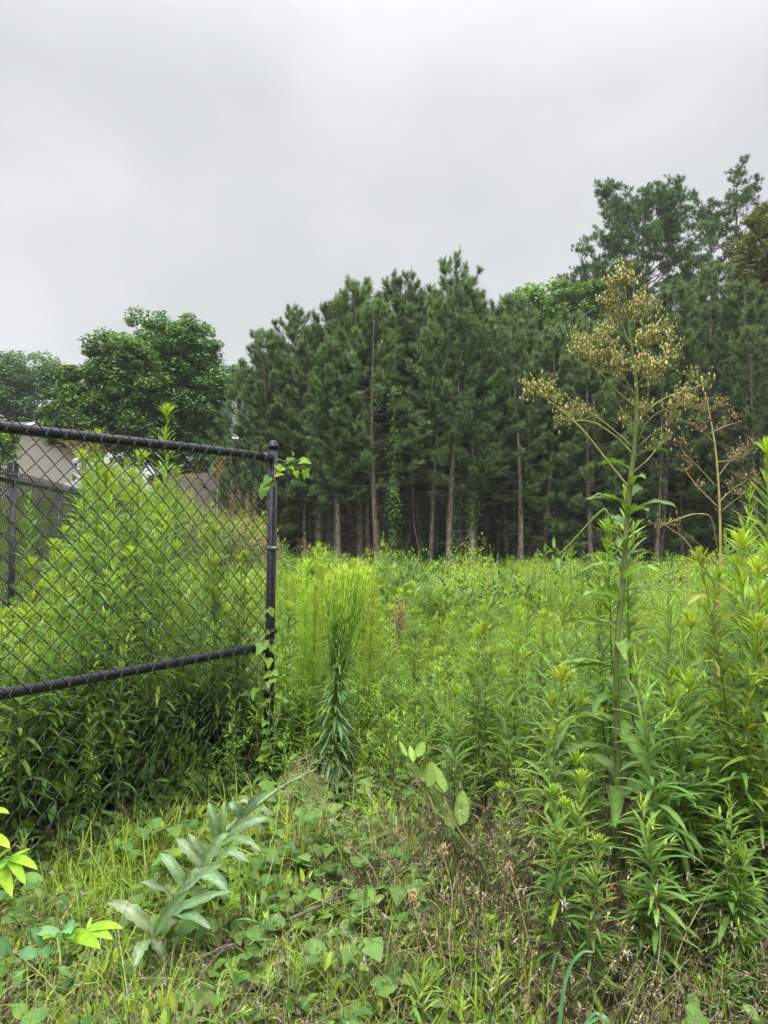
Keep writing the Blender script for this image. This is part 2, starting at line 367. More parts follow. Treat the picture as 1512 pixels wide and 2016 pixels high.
# ------------------------------------------------------------------ chain link fences
def chain_mesh(A, B, z0, z1, cell=.0745, r=.0023, sides=5, barbs=True, bulge=.0045):
    """zigzag wires woven between A and B (xy), one mesh"""
    mc = MC(); A = np.array(A[:2]); B = np.array(B[:2]); Lh = np.linalg.norm(B - A); d = (B - A) / Lh
    nv = np.array((d[1], -d[0]))                     # towards the viewer's side
    if nv[1] > 0: nv = -nv
    h = cell / 2; ncol = int(Lh / h); rows = int((z1 - z0) / h)
    for k in range(ncol):
        pts = []
        for j in range(rows + 1):
            up_ = (j + k) % 2 == 0                   # neighbours mirror each other and hook where they meet
            sx = (k + (0 if up_ else 1)) * h + (-.0015 if up_ else .0015)
            pts.append((sx, z1 - j * h, .002 if up_ else -.002))
            if j < rows:                             # the mid point bows out, front and back in turn
                for f_, b_ in ((.33, .8), (.66, .8)):
                    sx2 = (k + (f_ if up_ else 1 - f_)) * h
                    pts.append((sx2, z1 - (j + f_) * h, (1 if up_ else -1) * bulge * b_))
        pts = np.array(pts)
        jitx = .0012 * np.sin(k * 7.3 + pts[:, 1] * 11)
        W = np.stack([A[0] + d[0] * (pts[:, 0] + jitx) + nv[0] * pts[:, 2], A[1] + d[1] * (pts[:, 0] + jitx) + nv[1] * pts[:, 2], pts[:, 1]], -1)
        mc.tube(W, r, sides, cap=False)
        if barbs and k % 2 == 0:
            x0 = k * h; tw = []
            for s_ in (0, 1):
                t_ = np.linspace(0, 1, 7)
                an = t_ * 2.2 * PI + s_ * PI; rr_ = .0035
                xx = x0 + rr_ * np.cos(an); oo = rr_ * np.sin(an); zz = z1 + t_ * .026
                xx = np.append(xx, x0 + (.017 if s_ else -.013)); oo = np.append(oo, .002); zz = np.append(zz, z1 + .026 + (.016 if s_ else .011))
                mc.tube(np.stack([A[0] + d[0] * xx + nv[0] * oo, A[1] + d[1] * xx + nv[1] * oo, zz], -1), r * .95, 4)
    return mc
def post_mesh(p, z0, z1, r, cap=True, lean=(0, 0)):
    mc = MC(); top = np.array((p[0] + lean[0], p[1] + lean[1]))
    mc.tube([(p[0], p[1], z0), (p[0] + lean[0] * .5, p[1] + lean[1] * .5, (z0 + z1) / 2), (top[0], top[1], z1)], r, 20)
    return mc
def cap_mesh(p, z, r):
    mc = MC()
    zz = [0, .022, .0225, .030, .037, .042, .045]; rr_ = [1.16, 1.16, 1.04, 1.02, .82, .5, .02]
    mc.tube([(p[0], p[1], z + a) for a in zz], np.array(rr_) * r, 20)
    return mc
def ring(mc, c, axis_, r, th=.0022, n=18, arc=2 * PI, a0=0):
    ax = nrm(np.array(axis_, float)); a = nrm(np.cross(ax, (0.1, .2, 1.) if abs(ax[2]) < .9 else (1., 0, 0))); b = np.cross(ax, a)
    th_ = a0 + np.linspace(0, arc, n)
    mc.tube(np.asarray(c) + r * (np.cos(th_)[:, None] * a + np.sin(th_)[:, None] * b), th, 4)

FB = P(538, 895, 3.69); FA = P(0, 826, 2.59)
fd = FB[:2] - FA[:2]; fd = fd / np.linalg.norm(fd)
ZT, ZM = 1.80, .85
E0 = FA[:2] - fd * 1.15                               # the fence goes on out of the frame
nv2 = np.array((fd[1], -fd[0]))
f1 = thing('chain_link_fence', 'black vinyl coated chain link fence panel ending at a capped post in the foreground', 'fence', (FB[0], FB[1], 0))
def F1(mc, name, m, **k): return mc.build(name, m, f1, loc=(FB[0], FB[1], 0), **k)
F1(chain_mesh(E0 + nv2 * .028, FB[:2] + nv2 * .028 - fd * .02, .06, ZT + .012), 'wire_mesh', M_wire)
lean = (.0, .0)
F1(post_mesh(FB, -.25, ZT + .035, .0235), 'end_post', M_vinyl)
F1(cap_mesh(FB, ZT + .035, .0235), 'post_cap', M_vinyl)
F1(post_mesh(E0, -.25, ZT + .03, .0235), 'end_post', M_vinyl)
F1(cap_mesh(E0, ZT + .03, .0235), 'post_cap', M_vinyl)
for nm, z, r in (('top_rail', ZT - .012, .0205), ('middle_rail', ZM, .0205)):
    mc = MC(); k = np.linspace(0, 1, 9)[:, None]
    pts = np.concatenate([E0 + (FB[:2] - E0) * k, z + .004 * np.sin(k * 9)], 1)
    mc.tube(pts, r, 18); F1(mc, nm, M_vinyl)
    mc = MC(); e = FB[:2] - fd * .045                    # rail end fitting
    mc.tube([(e[0] - fd[0] * .03, e[1] - fd[1] * .03, z), (e[0], e[1], z), (FB[0] - fd[0] * .02, FB[1] - fd[1] * .02, z)], [.0245, .0245, .02], 14)
    F1(mc, 'rail_end', M_vinyl)
    for s_ in np.arange(.25, 2.3, .42):                  # wire ties round the rail
        c = E0 + fd * s_ + nv2 * .004; mc = MC()
        ring(mc, (c[0], c[1], z), (fd[0] + .25, fd[1], .1), .0265, .002, arc=5.5, a0=.5)
        F1(mc, 'wire_tie', M_wire)
mc = MC()                                               # flat tension bar woven through the last diamonds
tb = FB[:2] + nv2 * .032 - fd * .024
ang = math.atan2(fd[1], fd[0]); Mr = np.array([(math.cos(ang), -math.sin(ang), 0), (math.sin(ang), math.cos(ang), 0), (0, 0, 1)])
mc.box((tb[0], tb[1], .93), (.013, .005, 1.72), M=Mr); F1(mc, 'tension_bar', M_vinyl, smooth=False)
for z, m in ((1.69, M_vinyl), (1.34, M_band), (.93, M_vinyl), (.62, M_vinyl), (.30, M_vinyl)):
    mc = MC(); th_ = np.linspace(0, 2 * PI, 25)
    for zz, rr_ in ((z, .0265),):
        mc.tube([(FB[0], FB[1], z - .011), (FB[0], FB[1], z - .0109), (FB[0], FB[1], z + .0109), (FB[0], FB[1], z + .011)], [.024, .0262, .0262, .024], 22)
    c = FB[:2] + nv2 * .03 - fd * .012
    mc.box((c[0], c[1], z), (.034, .022, .021), M=Mr)
    mc.tube([(c[0] + nv2[0] * .005 - fd[0] * .03, c[1] + nv2[1] * .005 - fd[1] * .03, z), (c[0] + nv2[0] * .02 - fd[0] * .005, c[1] + nv2[1] * .02 - fd[1] * .005, z)], .005, 6)
    F1(mc, 'tension_band', m)

# the fence line further back on the left
q1 = at(22, 6.1, .9); q2 = at(113, 7.9, .9)
d2 = q2[:2] - q1[:2]; bay = np.linalg.norm(d2); d2 /= bay; n2 = np.array((d2[1], -d2[0]))
if n2[0] < 0: n2 = -n2
f2 = thing('chain_link_fence', 'second black chain link fence receding behind the foreground panel at the left edge', 'fence', (q1[0], q1[1], 0))
def F2(mc, name, m, **k): return mc.build(name, m, f2, loc=(q1[0], q1[1], 0), **k)
a_ = q1[:2] - d2 * bay; b_ = q1[:2] + d2 * bay * 5
F2(chain_mesh(a_ - n2 * .028, b_ - n2 * .028, .04, ZT + .04, sides=4, bulge=.010, r=.0036), 'wire_mesh', M_wire)
mc = MC(); mc.tube([(a_[0], a_[1], 1.79), (q1[0], q1[1], 1.79), (b_[0], b_[1], 1.83)], .0205, 14); F2(mc, 'top_rail', M_vinyl)
for k in range(-1, 6):
    p = q1[:2] + d2 * bay * k
    F2(post_mesh(p, -.4, 1.775, .0255 if k in (0, 5) else .022), 'line_post', M_vinyl)
    for z in (1.45, 1.0, .6): mc = MC(); ring(mc, (p[0], p[1], z), (0, 0, 1), .03); F2(mc, 'wire_tie', M_wire)

# ------------------------------------------------------------------ houses and the street behind
M_siding = brick_mat('beige_siding', (.76, .71, .62), (.72, .67, .59), (.55, .5, .43), 1, 40, .16, .012)
M_brick = brick_mat('red_brick', (.32, .13, .085), (.24, .095, .065), (.4, .36, .32), 1, .24, .08, .01)
M_white = noise_mat('white_painted_trim', (.68, .68, .66), (.78, .78, .77), 6, .5, 3)
M_shingle = brick_mat('grey_shingles', (.10, .10, .105), (.15, .15, .155), (.06, .06, .065), 1, .35, .16, .015)
M_glass = noise_mat('window_glass', (.03, .04, .05), (.08, .10, .12), .8, .08, 2, spec=.8)
M_door = noise_mat('dark_door', (.06, .04, .03), (.09, .06, .04), 6, .5, 3)

def house(name, label, c, yaw, wdt, dep, eave, ridge, mwall, gable_axis='x', wins=(), base=None):
    """box walls with gables, roof with overhang, windows with frames"""
    z0 = base
    root = thing(name, label, 'house', (c[0], c[1], z0)); root.rotation_euler = (0, 0, yaw)
    mc = MC(); x, y = wdt / 2, dep / 2
    mc.add([(-x, -y, -1), (x, -y, -1), (x, y, -1), (-x, y, -1), (-x, -y, eave), (x, -y, eave), (x, y, eave), (-x, y, eave)], [(0, 1, 5, 4), (1, 2, 6, 5), (2, 3, 7, 6), (3, 0, 4, 7)])
    if gable_axis == 'x':                            # ridge runs along x, gables at +-x
        mc.add([(-x, -y, eave), (-x, y, eave), (-x, 0, ridge)], None, [(0, 2, 1)]); mc.add([(x, -y, eave), (x, y, eave), (x, 0, ridge)], None, [(0, 1, 2)])
    else:
        mc.add([(-x, -y, eave), (x, -y, eave), (0, -y, ridge)], None, [(0, 1, 2)]); mc.add([(-x, y, eave), (x, y, eave), (0, y, ridge)], None, [(0, 2, 1)])
    mc.build('wall', mwall, root, smooth=False)
    mc = MC(); o = .35; tk = .16
    hw = y if gable_axis == 'x' else x; hl = (x if gable_axis == 'x' else y) + o
    sl_ = (ridge - eave) / hw
    for s_ in (-1, 1):
        e_ = [(-hl, s_ * (hw + o), eave - sl_ * o), (hl, s_ * (hw + o), eave - sl_ * o), (hl, 0, ridge), (-hl, 0, ridge)]
        V = np.array([(a, b, cc + .02) for a, b, cc in e_] + [(a, b, cc + tk) for a, b, cc in e_])
        if gable_axis != 'x': V = V[:, [1, 0, 2]]
        mc.add(V, [(0, 1, 2, 3), (4, 7, 6, 5), (0, 4, 5, 1), (1, 5, 6, 2), (3, 2, 6, 7), (0, 3, 7, 4)])
    rf = mc.build('roof', M_shingle, root, smooth=False)
    mc = MC()                                          # white fascia boards
    for s_ in (-1, 1):
        for e2 in (-1, 1):
            a = np.array((e2 * (hl + .03), s_ * (hw + o), eave - sl_ * o + .04)); b = np.array((e2 * (hl + .03), 0, ridge + .04))
            if gable_axis != 'x': a = a[[1, 0, 2]]; b = b[[1, 0, 2]]
            mc.tube([a, b], .12, 4)
        a = np.array((-hl, s_ * (hw + o + .03), eave - sl_ * o + .03)); b = a * np.array((-1, 1, 1))
        if gable_axis != 'x': a = a[[1, 0, 2]]; b = b[[1, 0, 2]]
        mc.tube([a, b], .1, 4)
    mc.build('fascia', M_white, root, smooth=False)
    for (side, u, z, ww, hh_) in wins:
        mc = MC(); ps = {'-y': (u, -y - .03), 'x': (x + .03, u), '-x': (-x - .03, u)}[side]
        sz = (ww, .06, hh_) if side == '-y' else (.06, ww, hh_)
        fz = (ww + .22, .05, hh_ + .22) if side == '-y' else (.05, ww + .22, hh_ + .22)
        mc.box((ps[0], ps[1] , z), fz); wf = mc.build('window', M_white, root, smooth=False)
        off = {'-y': (0, -.03), 'x': (.03, 0), '-x': (-.03, 0)}[side]
        mc = MC(); mc.box((ps[0] + off[0], ps[1] + off[1], z), (sz[0], .05, sz[2]) if side == '-y' else (.05, sz[1], sz[2])); mc.build('pane', M_glass, wf, smooth=False)
        mc = MC(); o2 = (off[0] * 2.1, off[1] * 2.1)
        mc.box((ps[0] + o2[0], ps[1] + o2[1], z), (.05, .03, hh_) if side == '-y' else (.03, .05, hh_))
        mc.box((ps[0] + o2[0] * 1.01, ps[1] + o2[1] * 1.01, z), (ww, .03, .05) if side == '-y' else (.03, ww, .05))
        mc.build('glazing_bar', M_white, wf, smooth=False)
    return root
# beige house at the left edge
hc = at(-25, 50, 3); HZ = 1.6
h1 = house('house', 'beige sided house with grey shingle roof and brick gabled porch at the left edge', (hc[0], hc[1]), R(-14), 6.4, 9, 4.9, 6.4, M_siding, 'x',
           [('-y', -1, 3.4, 1, 1.5), ('x', -1.5, 3.0, 1, 1.4), ('-y', 1.8, 3.4, 1, 1.3)], base=HZ)
mc = MC(); X0 = .9
mc.add([(-1.7 + X0, -5.4, -1), (1.6 + X0, -5.4, -1), (1.6 + X0, -5.4, 2.7), (-.05 + X0, -5.4, 4.1), (-1.7 + X0, -5.4, 2.7)], [(0, 1, 2, 4)], [(4, 2, 3)])
mc.add([(1.6 + X0, -5.4, -1), (1.6 + X0, -4.5, -1), (1.6 + X0, -4.5, 2.7), (1.6 + X0, -5.4, 2.7)], [(0, 1, 2, 3)])
mc.add([(-1.7 + X0, -5.4, -1), (-1.7 + X0, -4.5, -1), (-1.7 + X0, -4.5, 2.7), (-1.7 + X0, -5.4, 2.7)], [(0, 3, 2, 1)])
mc.build('porch', M_brick, h1, smooth=False)
mc = MC()
for s_ in (-1, 1):
    a = np.array([(X0 + s_ * 1.95, -5.6, 2.55), (X0 + s_ * 1.95, -4.4, 2.55), (X0 - .05, -4.4, 4.25), (X0 - .05, -5.6, 4.25)])
    mc.add(np.concatenate([a, a + (0, 0, .12)]), [(0, 1, 2, 3), (4, 7, 6, 5), (0, 4, 5, 1), (1, 5, 6, 2), (3, 2, 6, 7), (0, 3, 7, 4)])
mc.build('porch_roof', M_shingle, h1, smooth=False)
mc = MC()
for s_ in (-1, 1): mc.tube([(X0 + s_ * 1.97, -5.63, 2.6), (X0 - .05, -5.63, 4.3)], .1, 4)
mc.build('porch_trim', M_white, h1, smooth=False)
mc = MC(); mc.box((X0, -5.42, 1.2), (1.1, .08, 2.2)); mc.build('door', M_door, h1, smooth=False)
# grey roofed house between the big tree and the pines
hc = at(452, 62, 3)
h2 = house('house', 'grey roofed house with white window trim half hidden between the round tree and the pines', (hc[0], hc[1]), R(20), 4.6, 7, 7.0, 10.2, M_siding, 'x',
           [('x', -1.2, 5.9, 1.0, 1.7), ('-y', .5, 5.6, 1, 1.6), ('-y', -1.6, 5.6, 1, 1.6), ('x', -1.2, 2.6, 1.0, 1.7)], base=1.6)
# low brick building with a white upper band
hc = at(155, 58, 3)
h3 = house('house', 'low red brick house with white gable seen through the fence behind the weeds', (hc[0], hc[1]), R(6), 5.2, 7, 2.2, 3.9, M_brick, 'y',
           [('-y', -.9, 1.2, 1.0, 1.2), ('-y', 1.4, 1.2, 1.0, 1.2)], base=1.6)
mc = MC(); mc.add([(-2.62, -3.56, 2.0), (2.62, -3.56, 2.0), (2.62, -3.56, 2.25), (0, -3.56, 3.85), (-2.62, -3.56, 2.25)], [(0, 1, 2, 4)], [(4, 2, 3)])
mc.build('gable_board', M_white, h3, smooth=False)
hc = at(395, 52, 3)
h4 = house('house', 'small tan sided building glimpsed above the grey privacy fence', (hc[0], hc[1]), R(-8), 4.5, 5, 2.6, 3.7, M_siding, 'x', [('-y', 0, 1.4, 1, 1.1)], base=1.7)

# privacy fence of grey boards
pf = thing('privacy_fence', 'weathered grey wooden privacy fence below the round tree', 'fence', (0, 0, 0))
pa = at(335, 33, 2.5); pb = at(490, 31, 2.5)
dd = pb - pa; Lp = np.linalg.norm(dd[:2]); dd = dd / Lp; nb = int(Lp / .15)
M_wood = noise_mat('weathered_boards', (.13, .115, .10), (.24, .215, .185), 6, .9, 6, .3, (6, 6, .4), spec=.1)
mc = MC(); rz = math.atan2(dd[1], dd[0]); Mq = np.array([(math.cos(rz), -math.sin(rz), 0), (math.sin(rz), math.cos(rz), 0), (0, 0, 1)])
rnd = np.random.default_rng(8)
ztop = P(400, 931, 32)[2]
for k in range(nb):
    p = pa + dd * k * .15; mc.box((p[0], p[1] + .01 * (k % 2), ztop - .95 + .01 * rnd.standard_normal()), (.143, .02, 1.9), M=Mq)
mc.build('board_panel', M_wood, pf, smooth=False)
for k in range(0, nb, 16):
    p = pa + dd * (k * .15 + .07); mc = MC(); mc.box((p[0], p[1] + .08, ztop - .9), (.1, .1, 2.1), M=Mq); mc.build('post', M_wood, pf, smooth=False)
mc = MC()
for z in (ztop - .25, ztop - 1.6): mc.tube([pa * (1, 1, 0) + (0, .05, z), pb * (1, 1, 0) + (0, .05, z)], .04, 4)
mc.build('fence_rail', M_wood, pf, smooth=False)

# cars parked on the street beyond
def car(label, p, rz, paint, sc=1):
    c = thing('parked_car', label, 'car', tuple(p)); c.rotation_euler = (0, 0, rz)
    prof = [(-2.2, .35), (-2.25, .75), (-2.1, .95), (-1.2, 1.05), (-.55, 1.48), (.9, 1.52), (1.7, 1.1), (2.15, 1.02), (2.25, .6), (2.2, .35)]
    mc = MC(); n = len(prof)
    for s_, hw in ((0, .9),):
        V = []
        for x_, z_ in prof:
            hw_ = .9 if z_ < 1.1 else .68
            V += [(x_, -hw_, z_), (x_, hw_, z_)]
        q = [(2 * k, 2 * k + 2, 2 * k + 3, 2 * k + 1) for k in range(n - 1)] + [(2 * n - 2, 0, 1, 2 * n - 1)]
        mc.add(V, q)
        mc.add([V[2 * k] for k in range(n)] + [(0, -.9, .8)], None, [(k, (k + 1) % n, n) for k in range(n)])
        mc.add([V[2 * k + 1] for k in range(n)] + [(0, .9, .8)], None, [((k + 1) % n, k, n) for k in range(n)])
    mc.build('body', paint, c, smooth=False)
    mc = MC(); mc.add([(-1.18, -.72, 1.09), (-.6, -.6, 1.47), (-.6, .6, 1.47), (-1.18, .72, 1.09)], [(0, 1, 2, 3)])
    mc.v[-1] = mc.v[-1] + (-.02, 0, .02); mc.build('windscreen', M_glass, c, smooth=False)
    for s_ in (-1, 1):
        mc = MC(); mc.add([(-1.0, s_ * .86, 1.12), (-.5, s_ * .73, 1.43), (.85, s_ * .73, 1.45), (1.4, s_ * .86, 1.12)], [(0, 1, 2, 3)]); mc.build('side_window', M_glass, c, smooth=False)
        for x_ in (-1.4, 1.4):
            mc = MC(); mc.tube([(x_, s_ * .93, .33), (x_, s_ * .72, .33)], .33, 18); mc.build('wheel', M_vinyl, c)
M_silver = noise_mat('silver_car_paint', (.55, .57, .58), (.62, .63, .64), 3, .3, 2, metal=.3)
M_red = noise_mat('red_car_paint', (.42, .02, .02), (.5, .03, .03), 3, .3, 2)
pc = P(205, 952, 38); car('pale silver car seen through the fence beside the brick house', (pc[0], pc[1], P(205, 930, 38)[2] - 1.5), R(-35), M_silver)
pc = P(368, 925, 46); car('red car just visible above the grey privacy fence', (pc[0], pc[1], P(362, 922, 46)[2] - 1.5), R(10), M_red)

# ------------------------------------------------------------------ pines
N_GREEN = np.array((.095, .16, .065)); N_TIP = np.array((.24, .33, .135)); N_OLD = np.array((.12, .125, .045)); N_DEAD = np.array((.22, .12, .06))
def tufts(mc, pts, dirs, rng, nn=30, Ln=.2, wn=.011, spread=.75, col=None, span=.16):
    """bottle-brush tufts: needles round a twig end, leaning forward"""
    T = len(pts); M = T * nn
    t = rng.random((T, nn, 1))
    base = pts[:, None] - dirs[:, None] * span * t
    nd = nrm(dirs[:, None] * (1.15 - .55 * t) + spread * sph(rng, M).reshape(T, nn, 3))
    L_ = Ln * (.75 + .4 * rng.random((T, nn, 1)))
    tip = base + nd * L_ + Z3 * (.0) - np.array((0, 0, .12)) * L_ * rng.random((T, nn, 1))
    s = nrm(np.cross(nd, sph(rng, M).reshape(T, nn, 3))) * wn * .5
    V = np.stack([base - s, base + s, tip], 2).reshape(-1, 3)
    c = (np.broadcast_to(col, (T, 3)))[:, None, None] * (1 + .18 * rng.standard_normal((T, nn, 1, 1))).clip(.5, 1.6) * np.ones((1, 1, 3, 1))
    k = np.arange(M)[:, None] * 3
    mc.add(V, None, np.concatenate([k, k + 1, k + 2], 1), c.reshape(-1, 3))
def pine(seed, H=13., c0=.33, Rm=1.55, rb=.13, detail=1.0, dead=True, vine=False):
    rng = np.random.default_rng(seed)
    name = 'pine_tree'
    root = thing(name, 'x', 'tree'); KIDS[root.name] = []
    tz = np.linspace(0, 1, 16)
    wob = np.stack([.10 * np.sin(tz * 5 + seed), .10 * np.sin(tz * 4 + 2 * seed), tz * H], 1) + np.outer(tz ** 1.5, (rng.normal() * .35, rng.normal() * .35, 0))
    wob -= wob[0] * (1, 1, 0)
    wob[0, 2] = -.3
    axisf = lambda h: np.array([np.interp(h, tz, wob[:, i]) for i in range(3)])
    mt = MC(); mt.tube(wob, rb * (1 - tz * .93) + .004, 9)
    mcn = MC(); mw = MC(); P_, D_, C_ = [], [], []
    h = c0 * H + rng.random() * .3; az = rng.random() * 6
    while h < H - .35:
        f = (h - c0 * H) / (H * (1 - c0))
        nb = rng.integers(3, 6)
        for b in range(nb):
            a = az + b * 2 * PI / nb + rng.normal() * .25
            Lb = Rm * (min(1., .62 + f * 1.6) * (1 - max(0, f - .25) / .75) ** .45 + .10) * rng.uniform(.65, 1.2)
            el0 = R(5 + 45 * f ** 1.3 + rng.normal() * 9)
            d = polar(a, el0); p = axisf(h / H)
            ns = 7; bp = [p]; cur = d.copy()
            for k in range(ns):
                cur = nrm(cur + np.array((0, 0, .10 + .14 * f)) * (k / ns) * 1.4 + sph(rng, 1)[0] * .06); p = p + cur * Lb / ns; bp.append(p)
            bp = np.array(bp); rbk = .008 + .018 * (1 - f)
            mw.tube(bp, np.linspace(rbk, .004, len(bp)), 4, cap=False)
            nt_ = max(3, int(Lb * 7.6 * detail))
            u = rng.uniform(.28, 1., nt_) ** .75
            for uu in u:
                kk = uu * ns; i0 = min(int(kk), ns - 1); q = bp[i0] + (bp[i0 + 1] - bp[i0]) * (kk - i0)
                td = nrm(bp[i0 + 1] - bp[i0]); sd = nrm(td * .8 + sph(rng, 1)[0] * .85 + Z3 * (.35 + .3 * f))
                tl = (.16 + .30 * rng.random()) * (1.1 - .5 * uu); e = q + sd * tl
                mw.tube([q, q + sd * tl * .5, e], [.006, .005, .003], 3, cap=False)
                P_.append(e); D_.append(nrm(sd + Z3 * .3)); 
                tipc = .25 + .35 * rng.random() + .3 * f
                C_.append(N_GREEN * (1 - tipc) + N_TIP * tipc if rng.random() > .06 * (1.3 - f) else N_OLD)
                if rng.random() < .65:
                    P_.append(q + sd * tl * .45); D_.append(nrm(sd + sph(rng, 1)[0] * .7)); C_.append(N_GREEN * rng.uniform(.8, 1.2))
            P_.append(bp[-1]); D_.append(nrm(bp[-1] - bp[-2])); C_.append(N_TIP * .9)
        az += 1.1; h += rng.uniform(.38, .58) * (1 - .25 * f)
    P_, D_, C_ = np.array(P_), np.array(D_), np.array(C_)
    tufts(mcn, P_, D_, rng, int(30), .23, .016, .72, C_)
    # upright candles at the top
    top = axisf(1.)
    cand = [(top + Z3 * .25, Z3)]
    hi = P_[:, 2] > H * .72
    sel = rng.choice(np.flatnonzero(hi), min(60, hi.sum()), replace=False)
    cand += [(P_[i] + Z3 * rng.uniform(.12, .3), Z3 + .15 * sph(rng, 1)[0]) for i in sel]
    cp = np.array([c[0] for c in cand]); cd = nrm(np.array([c[1] for c in cand]))
    mw.tube([top - Z3 * .3, top + Z3 * .3], [.012, .004], 4)
    tufts(mcn, cp, cd, rng, 46, .15, .0115, .38, N_TIP * 1.05, span=.42)
    # dead lower limbs
    if dead:
        for k in range(int(22 * detail)):
            hz_ = rng.uniform(.10, c0 + .12) * H; p = axisf(hz_ / H); a = rng.random() * 6.28
            Lb = rng.uniform(.5, 1.9); d = polar(a, R(rng.uniform(-10, 28))); bp = [p]
            for s_ in range(6):
                d = nrm(d + sph(rng, 1)[0] * .13 + Z3 * .02); p = p + d * Lb / 6; bp.append(p)
                if s_ > 1 and rng.random() < .7:
                    e = p + nrm(d + sph(rng, 1)[0] * .9) * rng.uniform(.15, .5); mw.tube([p, (p + e) / 2 + Z3 * .02, e], [.006, .004, .002], 3, cap=False)
            mw.tube(bp, np.linspace(.014, .003, 7), 4, cap=False)
    tr = mt.build('trunk', M_bark, root); cr_ = mcn.build('crown', M_needle, root, smooth=False); br = mw.build('branch', M_twig, root)
    KIDS[root.name] = [tr, cr_, br]
    return root
pine_protos = [pine(11, 13, .30, 2.0, .15), pine(12, 13, .34, 2.15, .13), pine(13, 13, .36, 1.9, .115), pine(14, 13, .27, 2.2, .14), pine(15, 13, .10, 2.2, .13), pine(16, 13, .40, 1.9, .12)]
mature_protos = []
used = set()
def put(protos, i, loc, H, H0, wide=1., label=None, group=None, seed=0):
    root = protos[i]; s = H / H0; rz = (seed * 2.399) % 6.28
    sc = (s * wide, s * wide, s)
    if root.name not in used:
        used.add(root.name); root.location = loc; root.rotation_euler = (0, 0, rz); root.scale = sc
        root['label'] = label
        if group: root['group'] = group
        return root
    return dup(root, loc, rz, sc, label=label, group=group)
GP = 'pines along the front of the wood'
front = [(484, 735, 31, 4), (512, 690, 31.5, 4), (540, 645, 30, 4), (574, 610, 31, 4), (634, 598, 30, 1), (668, 632, 29, 3), (716, 558, 29.5, 0), (752, 572, 31, 2), (780, 545, 31.5, 3), (836, 536, 32, 2),
         (892, 519, 30.5, 3), (938, 560, 31, 0), (985, 583, 32.5, 1), (1026, 602, 32, 0), (1072, 640, 31, 4), (1120, 610, 33, 1), (1165, 640, 31.5, 4), (1212, 612, 33, 4),
         (1262, 595, 32, 1), (1300, 560, 31, 4), (1345, 560, 34, 1), (1400, 530, 32, 4), (1452, 556, 31, 4), (1500, 640, 28.5, 4), (1560, 560, 32, 3), (700, 620, 31.8, 0), (862, 565, 32.5, 1), (962, 600, 33, 3), (602, 640, 31.5, 1), (652, 665, 31, 0), (690, 600, 32.5, 3), (808, 580, 32, 1), (913, 575, 32.5, 2), (1004, 620, 32, 3), (1048, 650, 32.5, 1), (1095, 640, 32, 0), (1142, 640, 32.5, 3), (1188, 640, 32, 1), (528, 690, 32, 4), (560, 660, 32.5, 4), (738, 590, 33, 3)]
flab = {0: 'leftmost young pine of the wood with low foliage reaching the weeds', 3: 'young pine with upright candles second of the rising left shoulder of the wood',
        6: 'pine with thick pale straight trunk left of the ivy covered one', 10: 'tallest pointed young pine at the peak of the wood', 4: 'young pine with a narrow spike top left of the dense middle pines',
        9: 'slim pine with candle top just left of the tallest young pine', 11: 'pine with leaning bark trunk and many dead side limbs right of the middle',
        21: 'full crowned young pine right of the tall dried weed head', 23: 'young pine at the right edge with foliage close to the field', 13: 'pine with rounded top left of the tall dried flower head'}
for k, (px, ty, d, pi_) in enumerate(front):
    tp = P(px, ty, d); base = at(px, d, 0); z = float(gz(base[0], d)) - .05
    put(pine_protos, pi_, (tp[0], d, z), tp[2] - z - .3, 13, 1.12 + .25 * ((k * 7) % 5) / 5, flab.get(k, 'young pine with dark green crown in the front row of the wood'), GP if k not in flab else None, k + 3)
rng = np.random.default_rng(77)
pos = []
tries = 0
while len(pos) < 88 and tries < 4000:
    tries += 1
    d = rng.uniform(33, 58); px = rng.uniform(520, 1620); x = (px - CX) / FPX * d
    if all((x - a) ** 2 + (d - b) ** 2 > 1.9 ** 2 for a, b in pos): pos.append((x, d))
for k, (x, d) in enumerate(pos):
    px = CX + x / d * FPX
    env = np.interp(px, [500, 560, 640, 720, 890, 980, 1050, 1200, 1400, 1500], [800, 700, 650, 620, 600, 625, 650, 650, 610, 600])
    z = float(gz(x, d)) - .05; tz_ = P(px, env + rng.uniform(0, 50), d)[2]
    put(pine_protos, [0, 3, 1, 4, 5, 3, 4][k % 7], (x, d, z), max(9, min(tz_ - z, 16)), 13, rng.uniform(.95, 1.3), 'slender pine trunk standing in the dark interior of the wood', 'pines inside the wood', k + 50)

